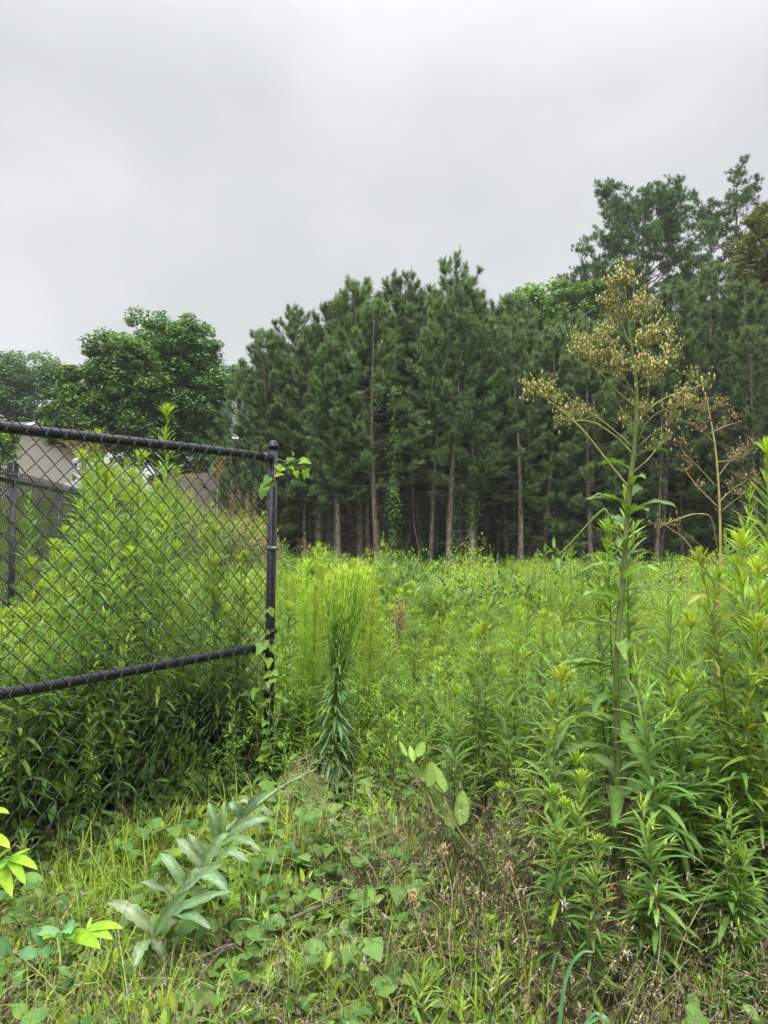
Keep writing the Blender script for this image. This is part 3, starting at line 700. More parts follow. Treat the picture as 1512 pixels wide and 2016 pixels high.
# ------------------------------------------------------------------ old tall pines with clumped crowns
def old_pine(seed, H, name_label, loc, c0=.55, Rm=4.2, lobes=40, rb=.3, lean=0., env=None):
    rng = np.random.default_rng(seed); root = thing('tall_pine_tree', name_label, 'tree', loc)
    tz = np.linspace(0, 1, 16)
    ax = np.stack([.4 * np.sin(tz * 4 + seed) + lean * tz ** 2, .3 * np.sin(tz * 5), tz * H], 1); ax -= ax[0]; ax[0, 2] = -1
    axisf = lambda h: np.array([np.interp(h, tz, ax[:, i]) for i in range(3)])
    mt = MC(); mt.tube(ax, rb * (1 - tz * .85), 10); mw = MC(); mn = MC(); P_, D_, C_ = [], [], []
    for k in range(lobes):
        f = (k + rng.random()) / lobes; h = c0 + (1 - c0) * f; p = axisf(h); a = k * 2.4 + rng.normal() * .3
        Lb = Rm * (env(f) if env else (math.sin(PI * (.18 + .8 * f)) ** .6)) * rng.uniform(.6, 1.1)
        d = polar(a, R(rng.uniform(-2, 22) + 40 * f ** 2)); bp = [p]
        for s_ in range(8):
            d = nrm(d + sph(rng, 1)[0] * .17 + Z3 * .05); p = p + d * Lb / 8; bp.append(p)
        bp = np.array(bp); mw.tube(bp, np.linspace(.09 * (1.2 - f), .02, 9), 5, cap=False)
        for s_ in range(int(4 + Lb * 2.2)):
            u = rng.uniform(.45, 1.); i0 = min(int(u * 8), 7); q = bp[i0]; e = q + nrm(nrm(bp[i0 + 1] - bp[i0]) + sph(rng, 1)[0] * .9 + Z3 * .3) * rng.uniform(.5, 1.25)
            mw.tube([q, (q + e) / 2 + Z3 * .05, e], [.025, .018, .01], 3, cap=False)
            m = rng.integers(7, 15)
            off = sph(rng, m) * rng.uniform(.1, .42, (m, 1)) * (1, 1, .55)
            for o_ in off: P_.append(e + o_); D_.append(nrm(o_ + Z3 * .35)); C_.append((N_GREEN * .75 + N_TIP * .22) * rng.uniform(.7, 1.25))
    tufts(mn, np.array(P_), np.array(D_), rng, 22, .25, .027, .8, np.array(C_))
    mt.build('trunk', M_bark, root); mw.build('branch', M_bark, root); mn.build('crown', M_needle, root, smooth=False)
b1 = at(1262, 47, 2.2); z1 = float(gz(b1[0], 47))
old_pine(3, P(1283, 450, 47)[2] - z1, 'broad old pine with layered clumps rising above the wood behind the dried weed head', (b1[0], 47, z1), .40, 7.8, 84, .33, -.3, env=lambda f: (.98 - .55 * f ** 2) if f > .1 else .8)
b1 = at(1440, 50, 2.2); z1 = float(gz(b1[0], 50))
old_pine(6, P(1430, 432, 50)[2] - z1, 'tallest old pine with open rounded crown and bare limbs near the right edge', (b1[0], 50, z1), .42, 5.6, 56, .36, .2, env=lambda f: .9 if f < .5 else (.42 if f < .66 else .95 - .3 * f))
b1 = at(1560, 54, 2.2); z1 = float(gz(b1[0], 54))
old_pine(9, P(1540, 440, 54)[2] - z1, 'old pine at the right edge partly outside the picture', (b1[0], 54, z1), .42, 5.6, 50, .36)

# ------------------------------------------------------------------ broadleaf trees
def leafy(seed, root, lobes, trunk_h, nleaf=160, leaf=.15, cols=(G_DARK, G_MID), rb=.28, clr=.95, up_light=True, inner=.5):
    """lobes: list of (centre, radii) in tree space; clusters of leaves near the lobe surfaces, on limbs"""
    rng = np.random.default_rng(seed); mt = MC(); mw = MC(); ml = MC()
    topc = max(l[0][2] for l in lobes)
    tz = np.linspace(0, 1, 10); tp = np.stack([.15 * np.sin(tz * 4), .1 * np.sin(tz * 5 + 1), -1 + tz * (topc + 1)], 1)
    mt.tube(tp, rb * (1 - .75 * tz), 10)
    Cc, Cs = [], []
    for c, r in lobes:
        c = np.array(c, float); r = np.array(r, float); area = (r[0] * r[2] + r[0] * r[1] + r[1] * r[2]) / 3
        n_ = int(area * 7.5 / clr ** 2) + 3
        dv = sph(rng, n_); q = c + dv * r * (rng.uniform(inner, 1.04, (n_, 1)) ** .6)
        q = q[q[:, 2] > c[2] - r[2] * .85]
        Cc.append(q)
        for j in rng.choice(len(q), min(len(q), 9), replace=False):
            s0 = np.array((0, 0, max(trunk_h * .7, q[j][2] - r[2] * 1.0))); md = (s0 + q[j]) / 2 + (0, 0, -.3)
            mw.tube([s0, md, q[j]], [.09, .06, .02], 5, cap=False)
    Cc = np.concatenate(Cc); nC = len(Cc)
    rad = clr * rng.uniform(.55, 1.1, (nC, 1, 1))
    o_ = sph(rng, nC * nleaf).reshape(nC, nleaf, 3) * (rng.random((nC, nleaf, 1)) ** .4) * rad * (1, 1, .62)
    p = (Cc[:, None] + o_).reshape(-1, 3)
    nl = len(p); nv = nrm(o_.reshape(-1, 3) * .6 + Z3 * .9 + sph(rng, nl) * .6); leaf_s = leaf * 1.25
    a = nrm(np.cross(nv, sph(rng, nl))); b = np.cross(nv, a); sz = leaf_s * rng.uniform(.6, 1.25, (nl, 1))
    V = np.stack([p - a * sz * .55, p - b * sz * .33 + a * sz * .05, p + a * sz * .6, p + b * sz * .33 + a * sz * .05], 1).reshape(-1, 3)
    tt = (rng.random((nC, 1)) * .5 + rng.random((nC, nleaf)) * .5).reshape(-1)
    c = mixc(cols[0], cols[1], tt) * jit(rng, nl, .15)
    k = np.arange(nl)[:, None] * 4
    ml.add(V, np.concatenate([k, k + 1, k + 2, k + 3], 1), None, np.repeat(c, 4, 0))
    mt.build('trunk', M_bark, root); mw.build('branch', M_bark, root); ml.build('crown', M_tree, root, smooth=False)
GD = np.array((.06, .13, .04)); GL = np.array((.20, .35, .09))
# big rounded tree (right and taller one of the pair)
d = 45; b1 = at(335, d, 2); z1 = float(gz(b1[0], d)); q = lambda px, py, dd_: P(px, py, dd_) - np.array((b1[0], d, z1))
t = thing('broadleaf_tree', 'tall rounded green broadleaf tree left of the pine wood', 'tree', (b1[0], d, z1))
leafy(21, t, [(q(325, 690, d), (2.7, 2.4, 2.6)), (q(360, 700, d), (2.2, 2.2, 2.4)), (q(372, 760, d), (2.0, 2.2, 2.4)), (q(400, 820, d), (1.6, 2, 2.0)), (q(335, 800, d), (3.2, 2.6, 3.0)), (q(330, 730, d), (2.4, 2.2, 2.6)), (q(390, 800, d), (1.9, 2, 2.4)), (q(300, 870, d), (2.6, 2.4, 1.8)), (q(385, 890, d), (2.2, 2.2, 1.5))], 3, 170, .17, (GD, GL), .3, .85)
b1 = at(190, d - 4, 2); z1 = float(gz(b1[0], d - 4)); d = 41
q = lambda px, py, dd_: P(px, py, dd_) - np.array((b1[0], 41, z1))
t = thing('broadleaf_tree', 'darker wide maple like tree with uneven lobes left of the tall rounded tree', 'tree', (b1[0], 41, z1))
leafy(22, t, [(q(228, 705, d), (1.7, 1.8, 1.5)), (q(272, 755, d), (1.3, 1.8, 1.8)), (q(205, 765, d), (2.3, 2.0, 1.9)), (q(240, 790, d), (2.4, 2.0, 2.0)), (q(140, 808, d), (1.45, 1.8, 1.3)), (q(215, 840, d), (2.9, 2.4, 1.7)), (q(275, 850, d), (1.6, 2, 1.6)), (q(125, 850, d), (1.0, 1.6, .8))], 2.5, 170, .16, (GD * 1.05, GL * np.array((1.05, .95, .9))), .28, .75)
d = 66; b1 = at(55, d, 2); z1 = float(gz(b1[0], d)); q = lambda px, py, dd_: P(px, py, dd_) - np.array((b1[0], 66, z1))
t = thing('broadleaf_tree', 'distant spreading tree with layered branches at the left edge above the beige house', 'tree', (b1[0], d, z1))
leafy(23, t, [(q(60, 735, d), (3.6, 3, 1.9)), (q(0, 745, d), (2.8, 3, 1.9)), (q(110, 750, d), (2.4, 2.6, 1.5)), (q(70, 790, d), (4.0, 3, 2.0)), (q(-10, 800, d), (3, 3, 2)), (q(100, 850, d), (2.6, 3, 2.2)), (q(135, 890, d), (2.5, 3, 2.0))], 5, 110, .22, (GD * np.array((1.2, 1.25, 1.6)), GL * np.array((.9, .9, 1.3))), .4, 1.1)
d = 75; b1 = at(455, d, 2); z1 = float(gz(b1[0], d)); q = lambda px, py, dd_: P(px, py, dd_) - np.array((b1[0], 75, z1))
t = thing('broadleaf_tree', 'far hazy tree filling the gap between the rounded tree and the pines', 'tree', (b1[0], d, z1))
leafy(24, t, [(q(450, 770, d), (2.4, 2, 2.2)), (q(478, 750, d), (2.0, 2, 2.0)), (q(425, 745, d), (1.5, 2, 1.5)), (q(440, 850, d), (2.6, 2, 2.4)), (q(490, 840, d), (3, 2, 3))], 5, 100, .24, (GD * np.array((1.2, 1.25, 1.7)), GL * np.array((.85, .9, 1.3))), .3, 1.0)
d = 46; b1 = at(1090, d, 2); z1 = float(gz(b1[0], d)); q = lambda px, py, dd_: P(px, py, dd_) - np.array((b1[0], 46, z1))
t = thing('broadleaf_tree', 'pale green broadleaf crown showing above the young pines beside the broad old pine', 'tree', (b1[0], d, z1))
leafy(25, t, [(q(1080, 600, d), (2.2, 2, 1.5)), (q(1035, 620, d), (1.3, 1.6, 1.8)), (q(1130, 610, d), (1.9, 2, 1.4)), (q(1165, 590, d), (1.4, 2, 1.2)), (q(1080, 660, d), (2.6, 2, 1.8))], 5, 110, .17, (GL * .8, GL * 1.3), .3, .8)
d = 37; b1 = at(1530, d, 1); z1 = float(gz(b1[0], d)); q = lambda px, py, dd_: P(px, py, dd_) - np.array((b1[0], 37, z1))
t = thing('broadleaf_tree', 'olive tinged broadleaf tree at the right edge in front of the tallest pine', 'tree', (b1[0], d, z1))
leafy(26, t, [(q(1530, 470, d), (1.9, 2, 1.7)), (q(1500, 520, d), (1.7, 2, 1.5)), (q(1540, 580, d), (2.1, 2, 2)), (q(1590, 520, d), (2, 2, 2))], 6, 120, .13, (np.array((.09, .125, .045)), np.array((.22, .26, .10))), .2, .65)
d = 30; b1 = at(-40, d, 1); z1 = float(gz(b1[0], d)); q = lambda px, py, dd_: P(px, py, dd_) - np.array((b1[0], 30, z1))
t = thing('broadleaf_tree', 'light green tree crown at the left edge just under the fence rail', 'tree', (b1[0], d, z1))
leafy(27, t, [(q(-25, 880, d), (1.0, 1, .8)), (q(-10, 850, d), (.7, 1, .5)), (q(-60, 860, d), (1.0, 1, 1.2))], 1, 150, .12, (GL * .9, GL * 1.6), .1, .5)

# undergrowth of the wood
# ------------------------------------------------------------------ weeds: prototypes
def goldenrod_into(ms, ml, rng, H, x0=(0, 0), lean=None, dens=1.0, Lf=.105, bright=1.0, bare=.16, dark=0., rosette=False, tint=(1, 1, 1)):
    """one leafy stem; lower leaves droop, the tip is a bright rosette"""
    a0 = rng.random() * 6.28; ln = rng.uniform(.0, .10) * H if lean is None else lean
    tz = np.linspace(0, 1, 9)
    ax = np.stack([x0[0] + ln * math.cos(a0) * tz ** 1.6 + .012 * np.sin(tz * 6 + a0), x0[1] + ln * math.sin(a0) * tz ** 1.6 + .012 * np.cos(tz * 5), tz * H], 1)
    ax[0, 2] = -.05
    cs = mixc(np.array((.10, .085, .035)), np.array((.16, .25, .05)), tz)
    ms.tube(ax, .0052 * (H / 1.5) * (1.1 - .75 * tz), 5, col=cs, cap=False)
    n = int(H / .0118 * dens); h = np.sort(rng.uniform(bare, 1, n) ** .93); h = bare + (h - h[0]) / (h[-1] - h[0]) * (1 - bare)
    B = np.stack([np.interp(h, tz, ax[:, i]) for i in range(3)], 1)
    az = np.arange(n) * 2.39996 + rng.normal(0, .25, n)
    top = sm(.78, 1., h); el = R(8) + R(34) * sm(.3, .85, h) + R(28) * top ** 2 + rng.normal(0, R(9), n)
    dr = .95 * (1 - .8 * sm(.45, .95, h)) * rng.uniform(.5, 1.3, n) + .15
    LL = Lf * (.55 + .55 * np.sin(PI * np.clip((h - bare) / (1 - bare) * .85 + .12, 0, 1))) * rng.uniform(.75, 1.2, n)
    LL *= 1 - .5 * sm(.82, 1.0, h)
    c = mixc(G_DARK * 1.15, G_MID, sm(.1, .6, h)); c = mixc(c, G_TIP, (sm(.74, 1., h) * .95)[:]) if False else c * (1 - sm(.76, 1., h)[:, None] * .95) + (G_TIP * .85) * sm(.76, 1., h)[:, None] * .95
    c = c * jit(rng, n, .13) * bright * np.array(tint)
    c[rng.random(n) < .03] = G_YEL * .8
    low = (h < bare + .10) & (rng.random(n) < .6); c[low] = BROWN * 1.4
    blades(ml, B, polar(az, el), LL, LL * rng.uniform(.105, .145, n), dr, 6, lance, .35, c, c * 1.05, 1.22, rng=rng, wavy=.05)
    bright = bright * np.array(tint)
    m = 26 if rosette else 0; k = np.arange(m) / max(m, 1); c2 = (G_TIP * (.75 + .35 * k[:, None])) * jit(rng, m, .08) * bright      # rosette at the tip
    if m: blades(ml, ax[-1] + np.outer(k * .03 - .02, Z3), polar(np.arange(m) * 2.39996, R(38) + R(48) * k + rng.normal(0, .09, m)), Lf * (.62 - .32 * k), Lf * .08, .35, 4, lance, .35, c2, c2, 1.15)
    # side shoots with small leaves
    for j in range(int(H * 5 * dens)):
        hh = rng.uniform(.45, .9); b = np.array([np.interp(hh, tz, ax[:, i]) for i in range(3)])
        d = polar(rng.random() * 6.28, R(rng.uniform(35, 60))); Ls = rng.uniform(.05, .15); m = int(Ls / .010)
        k = rng.uniform(.2, 1, m)[:, None]; bb = b + d * Ls * k
        cc = (G_MID * .5 + G_TIP * .5) * jit(rng, m, .12) * bright
        blades(ml, bb, nrm(d + .9 * sph(rng, m)), rng.uniform(.03, .06, m), .009, .3, 3, lance, .3, cc, cc, 1.2)
    return ax[-1]
def goldenrod(seed, H, **k):
    rng = np.random.default_rng(seed); root = thing('goldenrod', 'x', 'plant'); ms = MC(); ml = MC()
    goldenrod_into(ms, ml, rng, H, **k)
    st = ms.build('stem', M_stem, root); lf = ml.build('foliage', M_leaf, root)
    KIDS[root.name] = [st, lf]; return root

def feathery_into(ms, ml, rng, H, x0=(0, 0), width=.12, col0=G_MID, col1=G_TIP, nb=60, lean=.04):
    """dog fennel: plume of thread-like leaves"""
    a0 = rng.random() * 6.28; tz = np.linspace(0, 1, 8)
    ax = np.stack([x0[0] + lean * H * math.cos(a0) * tz ** 2, x0[1] + lean * H * math.sin(a0) * tz ** 2, tz * H], 1)
    ms.tube(ax, .005 * (1.1 - .8 * tz), 5, col=mixc(np.array((.12, .11, .04)), np.array((.14, .26, .05)), tz), cap=False)
    B, D, LL, C_ = [], [], [], []
    for k in range(nb):
        h = rng.uniform(.12, 1.0); b = np.array([np.interp(h, tz, ax[:, i]) for i in range(3)])
        d = polar(rng.random() * 6.28, R(rng.uniform(25, 65))); Ls = width * rng.uniform(.4, 1.1) * (1.15 - .75 * h ** 2)
        m = max(6, int(Ls / .006)); t = rng.random(m)[:, None]
        cur = b + d * Ls * t + Z3 * (Ls * .25 * t ** 2)
        B.append(cur); D.append(nrm(d * .6 + sph(rng, m) * .8 + Z3 * .5)); LL.append(rng.uniform(.018, .05, m)); C_.append(mixc(col0, col1, np.full(m, .15 + .8 * h ** 1.5)) * jit(rng, m, .12))
    B, D, LL, C_ = np.concatenate(B), np.concatenate(D), np.concatenate(LL), np.concatenate(C_)
    n = len(B); s = nrm(np.cross(D, sph(rng, n))) * .002
    V = np.stack([B - s, B + s, B + D * LL[:, None]], 1).reshape(-1, 3); k = np.arange(n)[:, None] * 3
    ml.add(V, None, np.concatenate([k, k + 1, k + 2], 1), np.repeat(C_, 3, 0))

def bush_into(ms, ml, rng, Rr, Hh, n=500, leaf=.035, c0=G_MID, c1=G_TIP, nst=14, asp=.3, prof=ovate):
    for k in range(nst):
        d = polar(rng.random() * 6.28, R(rng.uniform(35, 88))); e = d * (Rr, Rr, Hh) * rng.uniform(.7, 1); a = np.array((*(d[:2] * .05), -.03))
        ms.tube([a, a + (e - a) * .5 + Z3 * .06 * Hh, e], [.004, .003, .0015], 4, col=(.13, .15, .05), cap=False)
    dv = sph(rng, n); dv[:, 2] = np.abs(dv[:, 2]); rad = rng.uniform(.45, 1.05, (n, 1)) * (1 + .2 * np.sin(dv[:, :1] * 7 + dv[:, 1:2] * 5))
    p = dv * (Rr, Rr, Hh) * rad
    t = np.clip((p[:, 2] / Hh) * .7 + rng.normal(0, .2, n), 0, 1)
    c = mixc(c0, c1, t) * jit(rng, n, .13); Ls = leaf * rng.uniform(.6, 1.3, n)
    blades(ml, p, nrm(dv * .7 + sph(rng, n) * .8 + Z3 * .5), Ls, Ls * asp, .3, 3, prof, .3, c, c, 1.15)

def proto(name, fn, *mats):
    a, b = MC(), MC(); fn(a, b)
    m = MC()
    for src, mi in ((a, 0), (b, 1)):
        off = m.n
        for v, c in zip(src.v, src.c): m.v.append(v); m.c.append(c)
        for q in src.q: m.q.append(q + off); m.qm.append(np.full(len(q), mi))
        for t in src.t: m.t.append(t + off); m.tm.append(np.full(len(t), mi))
        m.n += src.n
    return m.build(name, list(mats), link=False)

def scatter(name, protos, pos, idx, rot, scl, parent=None, label=None, cat=None):
    """one object that stands for an uncountable mass: its vertices carry the plants"""
    n = len(pos); me = bpy.data.meshes.new(name); me.vertices.add(n); me.vertices.foreach_set('co', np.asarray(pos, np.float32).ravel())
    a = me.attributes.new('idx', 'INT', 'POINT'); a.data.foreach_set('value', np.asarray(idx, np.int32))
    a = me.attributes.new('rotv', 'FLOAT_VECTOR', 'POINT'); a.data.foreach_set('vector', np.asarray(rot, np.float32).ravel())
    a = me.attributes.new('scl', 'FLOAT_VECTOR', 'POINT'); s_ = np.asarray(scl, float); s_ = s_[:, None] * np.ones(3) if s_.ndim == 1 else s_
    a.data.foreach_set('vector', s_.astype(np.float32).ravel())
    o = bpy.data.objects.new(name, me); COL.objects.link(o)
    ng = bpy.data.node_groups.new(name, 'GeometryNodeTree')
    ng.interface.new_socket('Geometry', in_out='INPUT', socket_type='NodeSocketGeometry'); ng.interface.new_socket('Geometry', in_out='OUTPUT', socket_type='NodeSocketGeometry')
    gi = ng.nodes.new('NodeGroupInput'); go = ng.nodes.new('NodeGroupOutput'); ip = ng.nodes.new('GeometryNodeInstanceOnPoints'); jn = ng.nodes.new('GeometryNodeJoinGeometry')
    for p in reversed(protos):                       # join keeps link order reversed
        oi = ng.nodes.new('GeometryNodeObjectInfo'); oi.inputs['Object'].default_value = p
        gti = ng.nodes.new('GeometryNodeGeometryToInstance'); ng.links.new(oi.outputs['Geometry'], gti.inputs[0]); ng.links.new(gti.outputs[0], jn.inputs[0])
    ng.links.new(jn.outputs[0], ip.inputs['Instance']); ip.inputs['Pick Instance'].default_value = True
    for nm, ty, so_ in (('idx', 'INT', 'Instance Index'), ('rotv', 'FLOAT_VECTOR', 'Rotation'), ('scl', 'FLOAT_VECTOR', 'Scale')):
        na = ng.nodes.new('GeometryNodeInputNamedAttribute'); na.data_type = ty; na.inputs['Name'].default_value = nm
        ng.links.new(na.outputs['Attribute'], ip.inputs[so_])
    ng.links.new(gi.outputs[0], ip.inputs['Points']); ng.links.new(ip.outputs[0], go.inputs[0])
    md = o.modifiers.new('spread', 'NODES'); md.node_group = ng
    tag(o, label, cat, kind='stuff'); return o

r_ = np.random.default_rng(31)
def mk_rods(H, n, spread, Lf=.09, **k):
    def f(a, b):
        for _ in range(n):
            x, y = r_.normal(0, spread, 2); goldenrod_into(a, b, r_, H * r_.uniform(.75, 1.1), (x, y), Lf=Lf, **k)
    return f
def mk_fea(H, n, spread, **k):
    def f(a, b):
        for _ in range(n):
            x, y = r_.normal(0, spread, 2); feathery_into(a, b, r_, H * r_.uniform(.7, 1.1), (x, y), **k)
    return f
LIME = np.array((.42, .55, .075))
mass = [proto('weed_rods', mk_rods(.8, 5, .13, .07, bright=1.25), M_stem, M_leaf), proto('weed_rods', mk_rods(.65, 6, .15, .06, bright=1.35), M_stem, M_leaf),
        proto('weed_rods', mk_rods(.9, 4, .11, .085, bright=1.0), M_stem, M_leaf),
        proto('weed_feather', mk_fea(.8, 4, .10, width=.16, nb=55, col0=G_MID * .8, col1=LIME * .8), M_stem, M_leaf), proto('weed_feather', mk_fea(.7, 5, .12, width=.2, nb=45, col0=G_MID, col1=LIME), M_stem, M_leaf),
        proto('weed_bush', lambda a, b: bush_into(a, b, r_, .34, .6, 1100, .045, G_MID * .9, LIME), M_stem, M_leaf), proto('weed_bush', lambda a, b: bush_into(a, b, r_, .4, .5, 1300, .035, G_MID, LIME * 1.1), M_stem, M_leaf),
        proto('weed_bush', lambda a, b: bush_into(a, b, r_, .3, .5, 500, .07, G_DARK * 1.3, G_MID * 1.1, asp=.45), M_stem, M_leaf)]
def mk_grass(n, L0, spread, c0, c1, w=.006, el=(50, 88), dr=.9):
    def f(a, b):
        x = r_.normal(0, spread, (n, 2)); B = np.concatenate([x, np.full((n, 1), -.01)], 1); az = np.arctan2(x[:, 1], x[:, 0]) + r_.normal(0, .8, n)
        c = mixc(c0, c1, r_.random(n)) * jit(r_, n, .12); LL = L0 * r_.uniform(.45, 1.15, n)
        blades(b, B, polar(az, R(1) * r_.uniform(el[0], el[1], n)), LL, w * r_.uniform(.6, 1.3, n), dr * r_.uniform(.3, 1.6, n), 6, grassp, .35, c, c * 1.1, 1.05)
    return f
mass.append(proto('weed_grass', mk_grass(90, .6, .10, G_MID, LIME, .007), M_stem, M_leaf))
def mk_seedy(a, b):
    for k in range(5):
        x = r_.normal(0, .12, 2); H_ = r_.uniform(.7, 1.0); d = nrm(np.array((*r_.normal(0, .08, 2), 1.))); p = np.array((*x, 0.)); a.tube([p, p + d * H_ * .5, p + d * H_], [.003, .002, .001], 4, col=(.25, .17, .09), cap=False)
        m = 160; u = r_.uniform(.62, 1.03, m)[:, None]; q = p + d * H_ * u + sph(r_, m) * .05 * (1.15 - u) * 2.2
        blades(b, q, nrm(sph(r_, m) + Z3), .016, .006, .1, 2, lance, .2, mixc(np.array((.28, .19, .10)), np.array((.42, .36, .16)), r_.random(m)))
mass.append(proto('weed_seedy', mk_seedy, M_stem, M_dry))
def mk_tallmix(a, b):
    for k in range(3): goldenrod_into(a, b, r_, r_.uniform(1.0, 1.35), tuple(r_.normal(0, .1, 2)), Lf=.09, bright=1.15)
mass.append(proto('weed_rods', mk_tallmix, M_stem, M_leaf))

# ---- far and middle meadow
rng = np.random.default_rng(101)
def field_pts(n, d0, d1, px0, px1, power=1.0, keep=None):
    d = d0 + (d1 - d0) * rng.random(n) ** power; px = rng.uniform(px0, px1, n) ; x = (px - CX) / FPX * d
    m = np.ones(n, bool) if keep is None else keep(x, d, px)
    return x[m], d[m], px[m]
def behind_fence_line(x, y):
    """signed distance behind the line of the foreground fence"""
    return (x - FB[0]) * (-fd[1]) + (y - FB[1]) * fd[0]
def mk_field(n, d0, d1, kind_w, s0, s1, name, keep=None, power=1.0, px0=-120, px1=1640, hf=None):
    x, y, px = field_pts(n, d0, d1, px0, px1, power, keep)
    k = vn(x, y, .55, 7) + rng.normal(0, .55, len(x))
    idx = rng.choice(len(mass), len(x), p=np.array(kind_w) / sum(kind_w))
    pf_ = vn(x, y, .35, 2) + rng.normal(0, .25, len(x))
    idx = np.where((pf_ > .35) & (rng.random(len(x)) < .7), rng.choice([3, 4, 6], len(x)), idx); idx = np.where((pf_ < -.45) & (rng.random(len(x)) < .6), rng.choice([0, 1, 5], len(x)), idx)
    s = rng.uniform(s0, s1, len(x)) * (1 + .22 * vn(x, y, .8, 11))
    if hf is not None: s = s * hf(x, y)
    rot = np.stack([rng.normal(0, .06, len(x)), rng.normal(0, .06, len(x)), rng.uniform(0, 6.28, len(x))], 1)
    pos = np.stack([x, y, gz(x, y) - .02], 1)
    return pos, idx, rot, np.stack([s * rng.uniform(.9, 1.3, len(x)), s * rng.uniform(.9, 1.3, len(x)), s], 1)
KW = [5, 5, 3, 4, 5, 6, 6, 2.5, 2, .8, .3]
parts_ = [mk_field(3600, 11, 33, KW, .58, .92, '', power=.75, hf=lambda x, y: 1 + .5 * vn(x, y, .38, 4) * (vn(x, y, .38, 4) > 0) - .3 * (vn(x, y, .9, 5) < -.5)), mk_field(2300, 5.6, 11, [6, 5, 4, 2, 2, 3, 2, 2.5, 1, .5, 1.0], .65, 1.02, '', keep=lambda x, y, px: (x > -2.6 - .1 * y), px0=-200, px1=1700)]
M4 = [np.concatenate([p[i] for p in parts_]) for i in range(4)]
scatter('meadow_weeds', mass, M4[0], M4[1], M4[2], M4[3], label='dense field of bright green weeds reaching back to the wood', cat='weeds')
# left of / behind the two fences: darker mixed weeds on the rising ground
x, y, px = field_pts(2200, 9, 33, -300, 520); mk = (x < -3.3); x, y = x[mk], y[mk]; n = len(x)
scatter('bank_weeds', mass, np.stack([x, y, gz(x, y) - .02], 1), rng.choice([0, 2, 4, 7, 8, 5], n), np.stack([0 * x, 0 * x, rng.uniform(0, 6.28, n)], 1), rng.uniform(.9, 1.6, n) * (1 + .9 * sm(14, 26, y) * (px[mk] > 200)) * np.where(px[mk] < 160, .55, 1), label='mixed weeds on the rising ground behind the fences', cat='weeds')
# the far side of the wood reads as one dark mass
x, y, px = field_pts(120, 50, 74, 440, 1700); n = len(x)
deep = [p_ for p_ in (KIDS[pine_protos[4].name][1], KIDS[pine_protos[3].name][1])]
scatter('deep_wood', deep, np.stack([x, y, gz(x, y) - 2.2], 1), rng.integers(0, 2, n), np.stack([0 * x, 0 * x, rng.uniform(0, 6.28, n)], 1), np.stack([rng.uniform(1.3, 1.7, n)] * 2 + [rng.uniform(.7, .95, n)], 1), label='dark mass of pines deep inside the wood', cat='wood')
# undergrowth inside the wood
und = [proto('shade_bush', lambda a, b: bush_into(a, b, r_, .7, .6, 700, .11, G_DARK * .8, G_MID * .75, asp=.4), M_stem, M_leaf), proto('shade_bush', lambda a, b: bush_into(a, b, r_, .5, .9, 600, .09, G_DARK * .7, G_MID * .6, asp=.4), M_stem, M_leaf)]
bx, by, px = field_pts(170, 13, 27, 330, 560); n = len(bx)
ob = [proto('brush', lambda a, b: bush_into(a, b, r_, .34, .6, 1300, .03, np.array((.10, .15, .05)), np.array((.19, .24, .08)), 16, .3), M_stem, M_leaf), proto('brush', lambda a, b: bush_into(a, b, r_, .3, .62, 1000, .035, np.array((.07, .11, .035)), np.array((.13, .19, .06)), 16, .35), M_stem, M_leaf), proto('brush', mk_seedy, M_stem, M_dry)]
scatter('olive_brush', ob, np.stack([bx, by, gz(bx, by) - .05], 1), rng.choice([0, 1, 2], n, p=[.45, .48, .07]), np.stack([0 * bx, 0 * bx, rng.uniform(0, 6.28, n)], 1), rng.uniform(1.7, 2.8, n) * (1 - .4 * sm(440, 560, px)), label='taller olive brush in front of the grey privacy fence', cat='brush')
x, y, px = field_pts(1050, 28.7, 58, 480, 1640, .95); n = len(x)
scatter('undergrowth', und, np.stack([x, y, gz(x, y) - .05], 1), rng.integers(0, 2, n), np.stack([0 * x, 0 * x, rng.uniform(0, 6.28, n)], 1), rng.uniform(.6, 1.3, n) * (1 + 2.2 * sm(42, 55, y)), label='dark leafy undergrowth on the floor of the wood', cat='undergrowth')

# ------------------------------------------------------------------ individual goldenrods
rods = {}
for i_, (sd, H) in enumerate([(1, 1.0), (2, 1.2), (3, 1.4), (4, 1.5), (5, 1.65), (6, 1.8), (7, 1.3), (8, 1.55)]):
    rods[i_] = (goldenrod(200 + sd, H, Lf=.125 + .014 * (i_ % 3), dens=1.0 + .12 * (i_ % 2), rosette=i_ % 3 != 1, tint=[(1, 1, 1), (.94, .98, 1.12), (1.0, 1.0, .96)][i_ % 3]), H)
rused = set()
def put_rod(loc, H, label, group, seed, k=None, wide=1.):
    if k is None: k = min(rods, key=lambda q_: abs(rods[q_][1] - H) + .25 * ((q_ * 31 + seed * 17) % 7) / 7)
    root, H0 = rods[k]; s = H / H0; rz = (seed * 2.39) % 6.28
    rr = np.random.default_rng(seed); tl = rr.normal(0, .035, 2)
    if k not in rused:
        rused.add(k); root.location = loc; root.rotation_euler = (tl[0], tl[1], rz); root.scale = (s * wide, s * wide, s); root['label'] = label
        if group: root['group'] = group
        return
    dup(root, loc, rz, (s * wide, s * wide, s), tuple(tl), label, group)
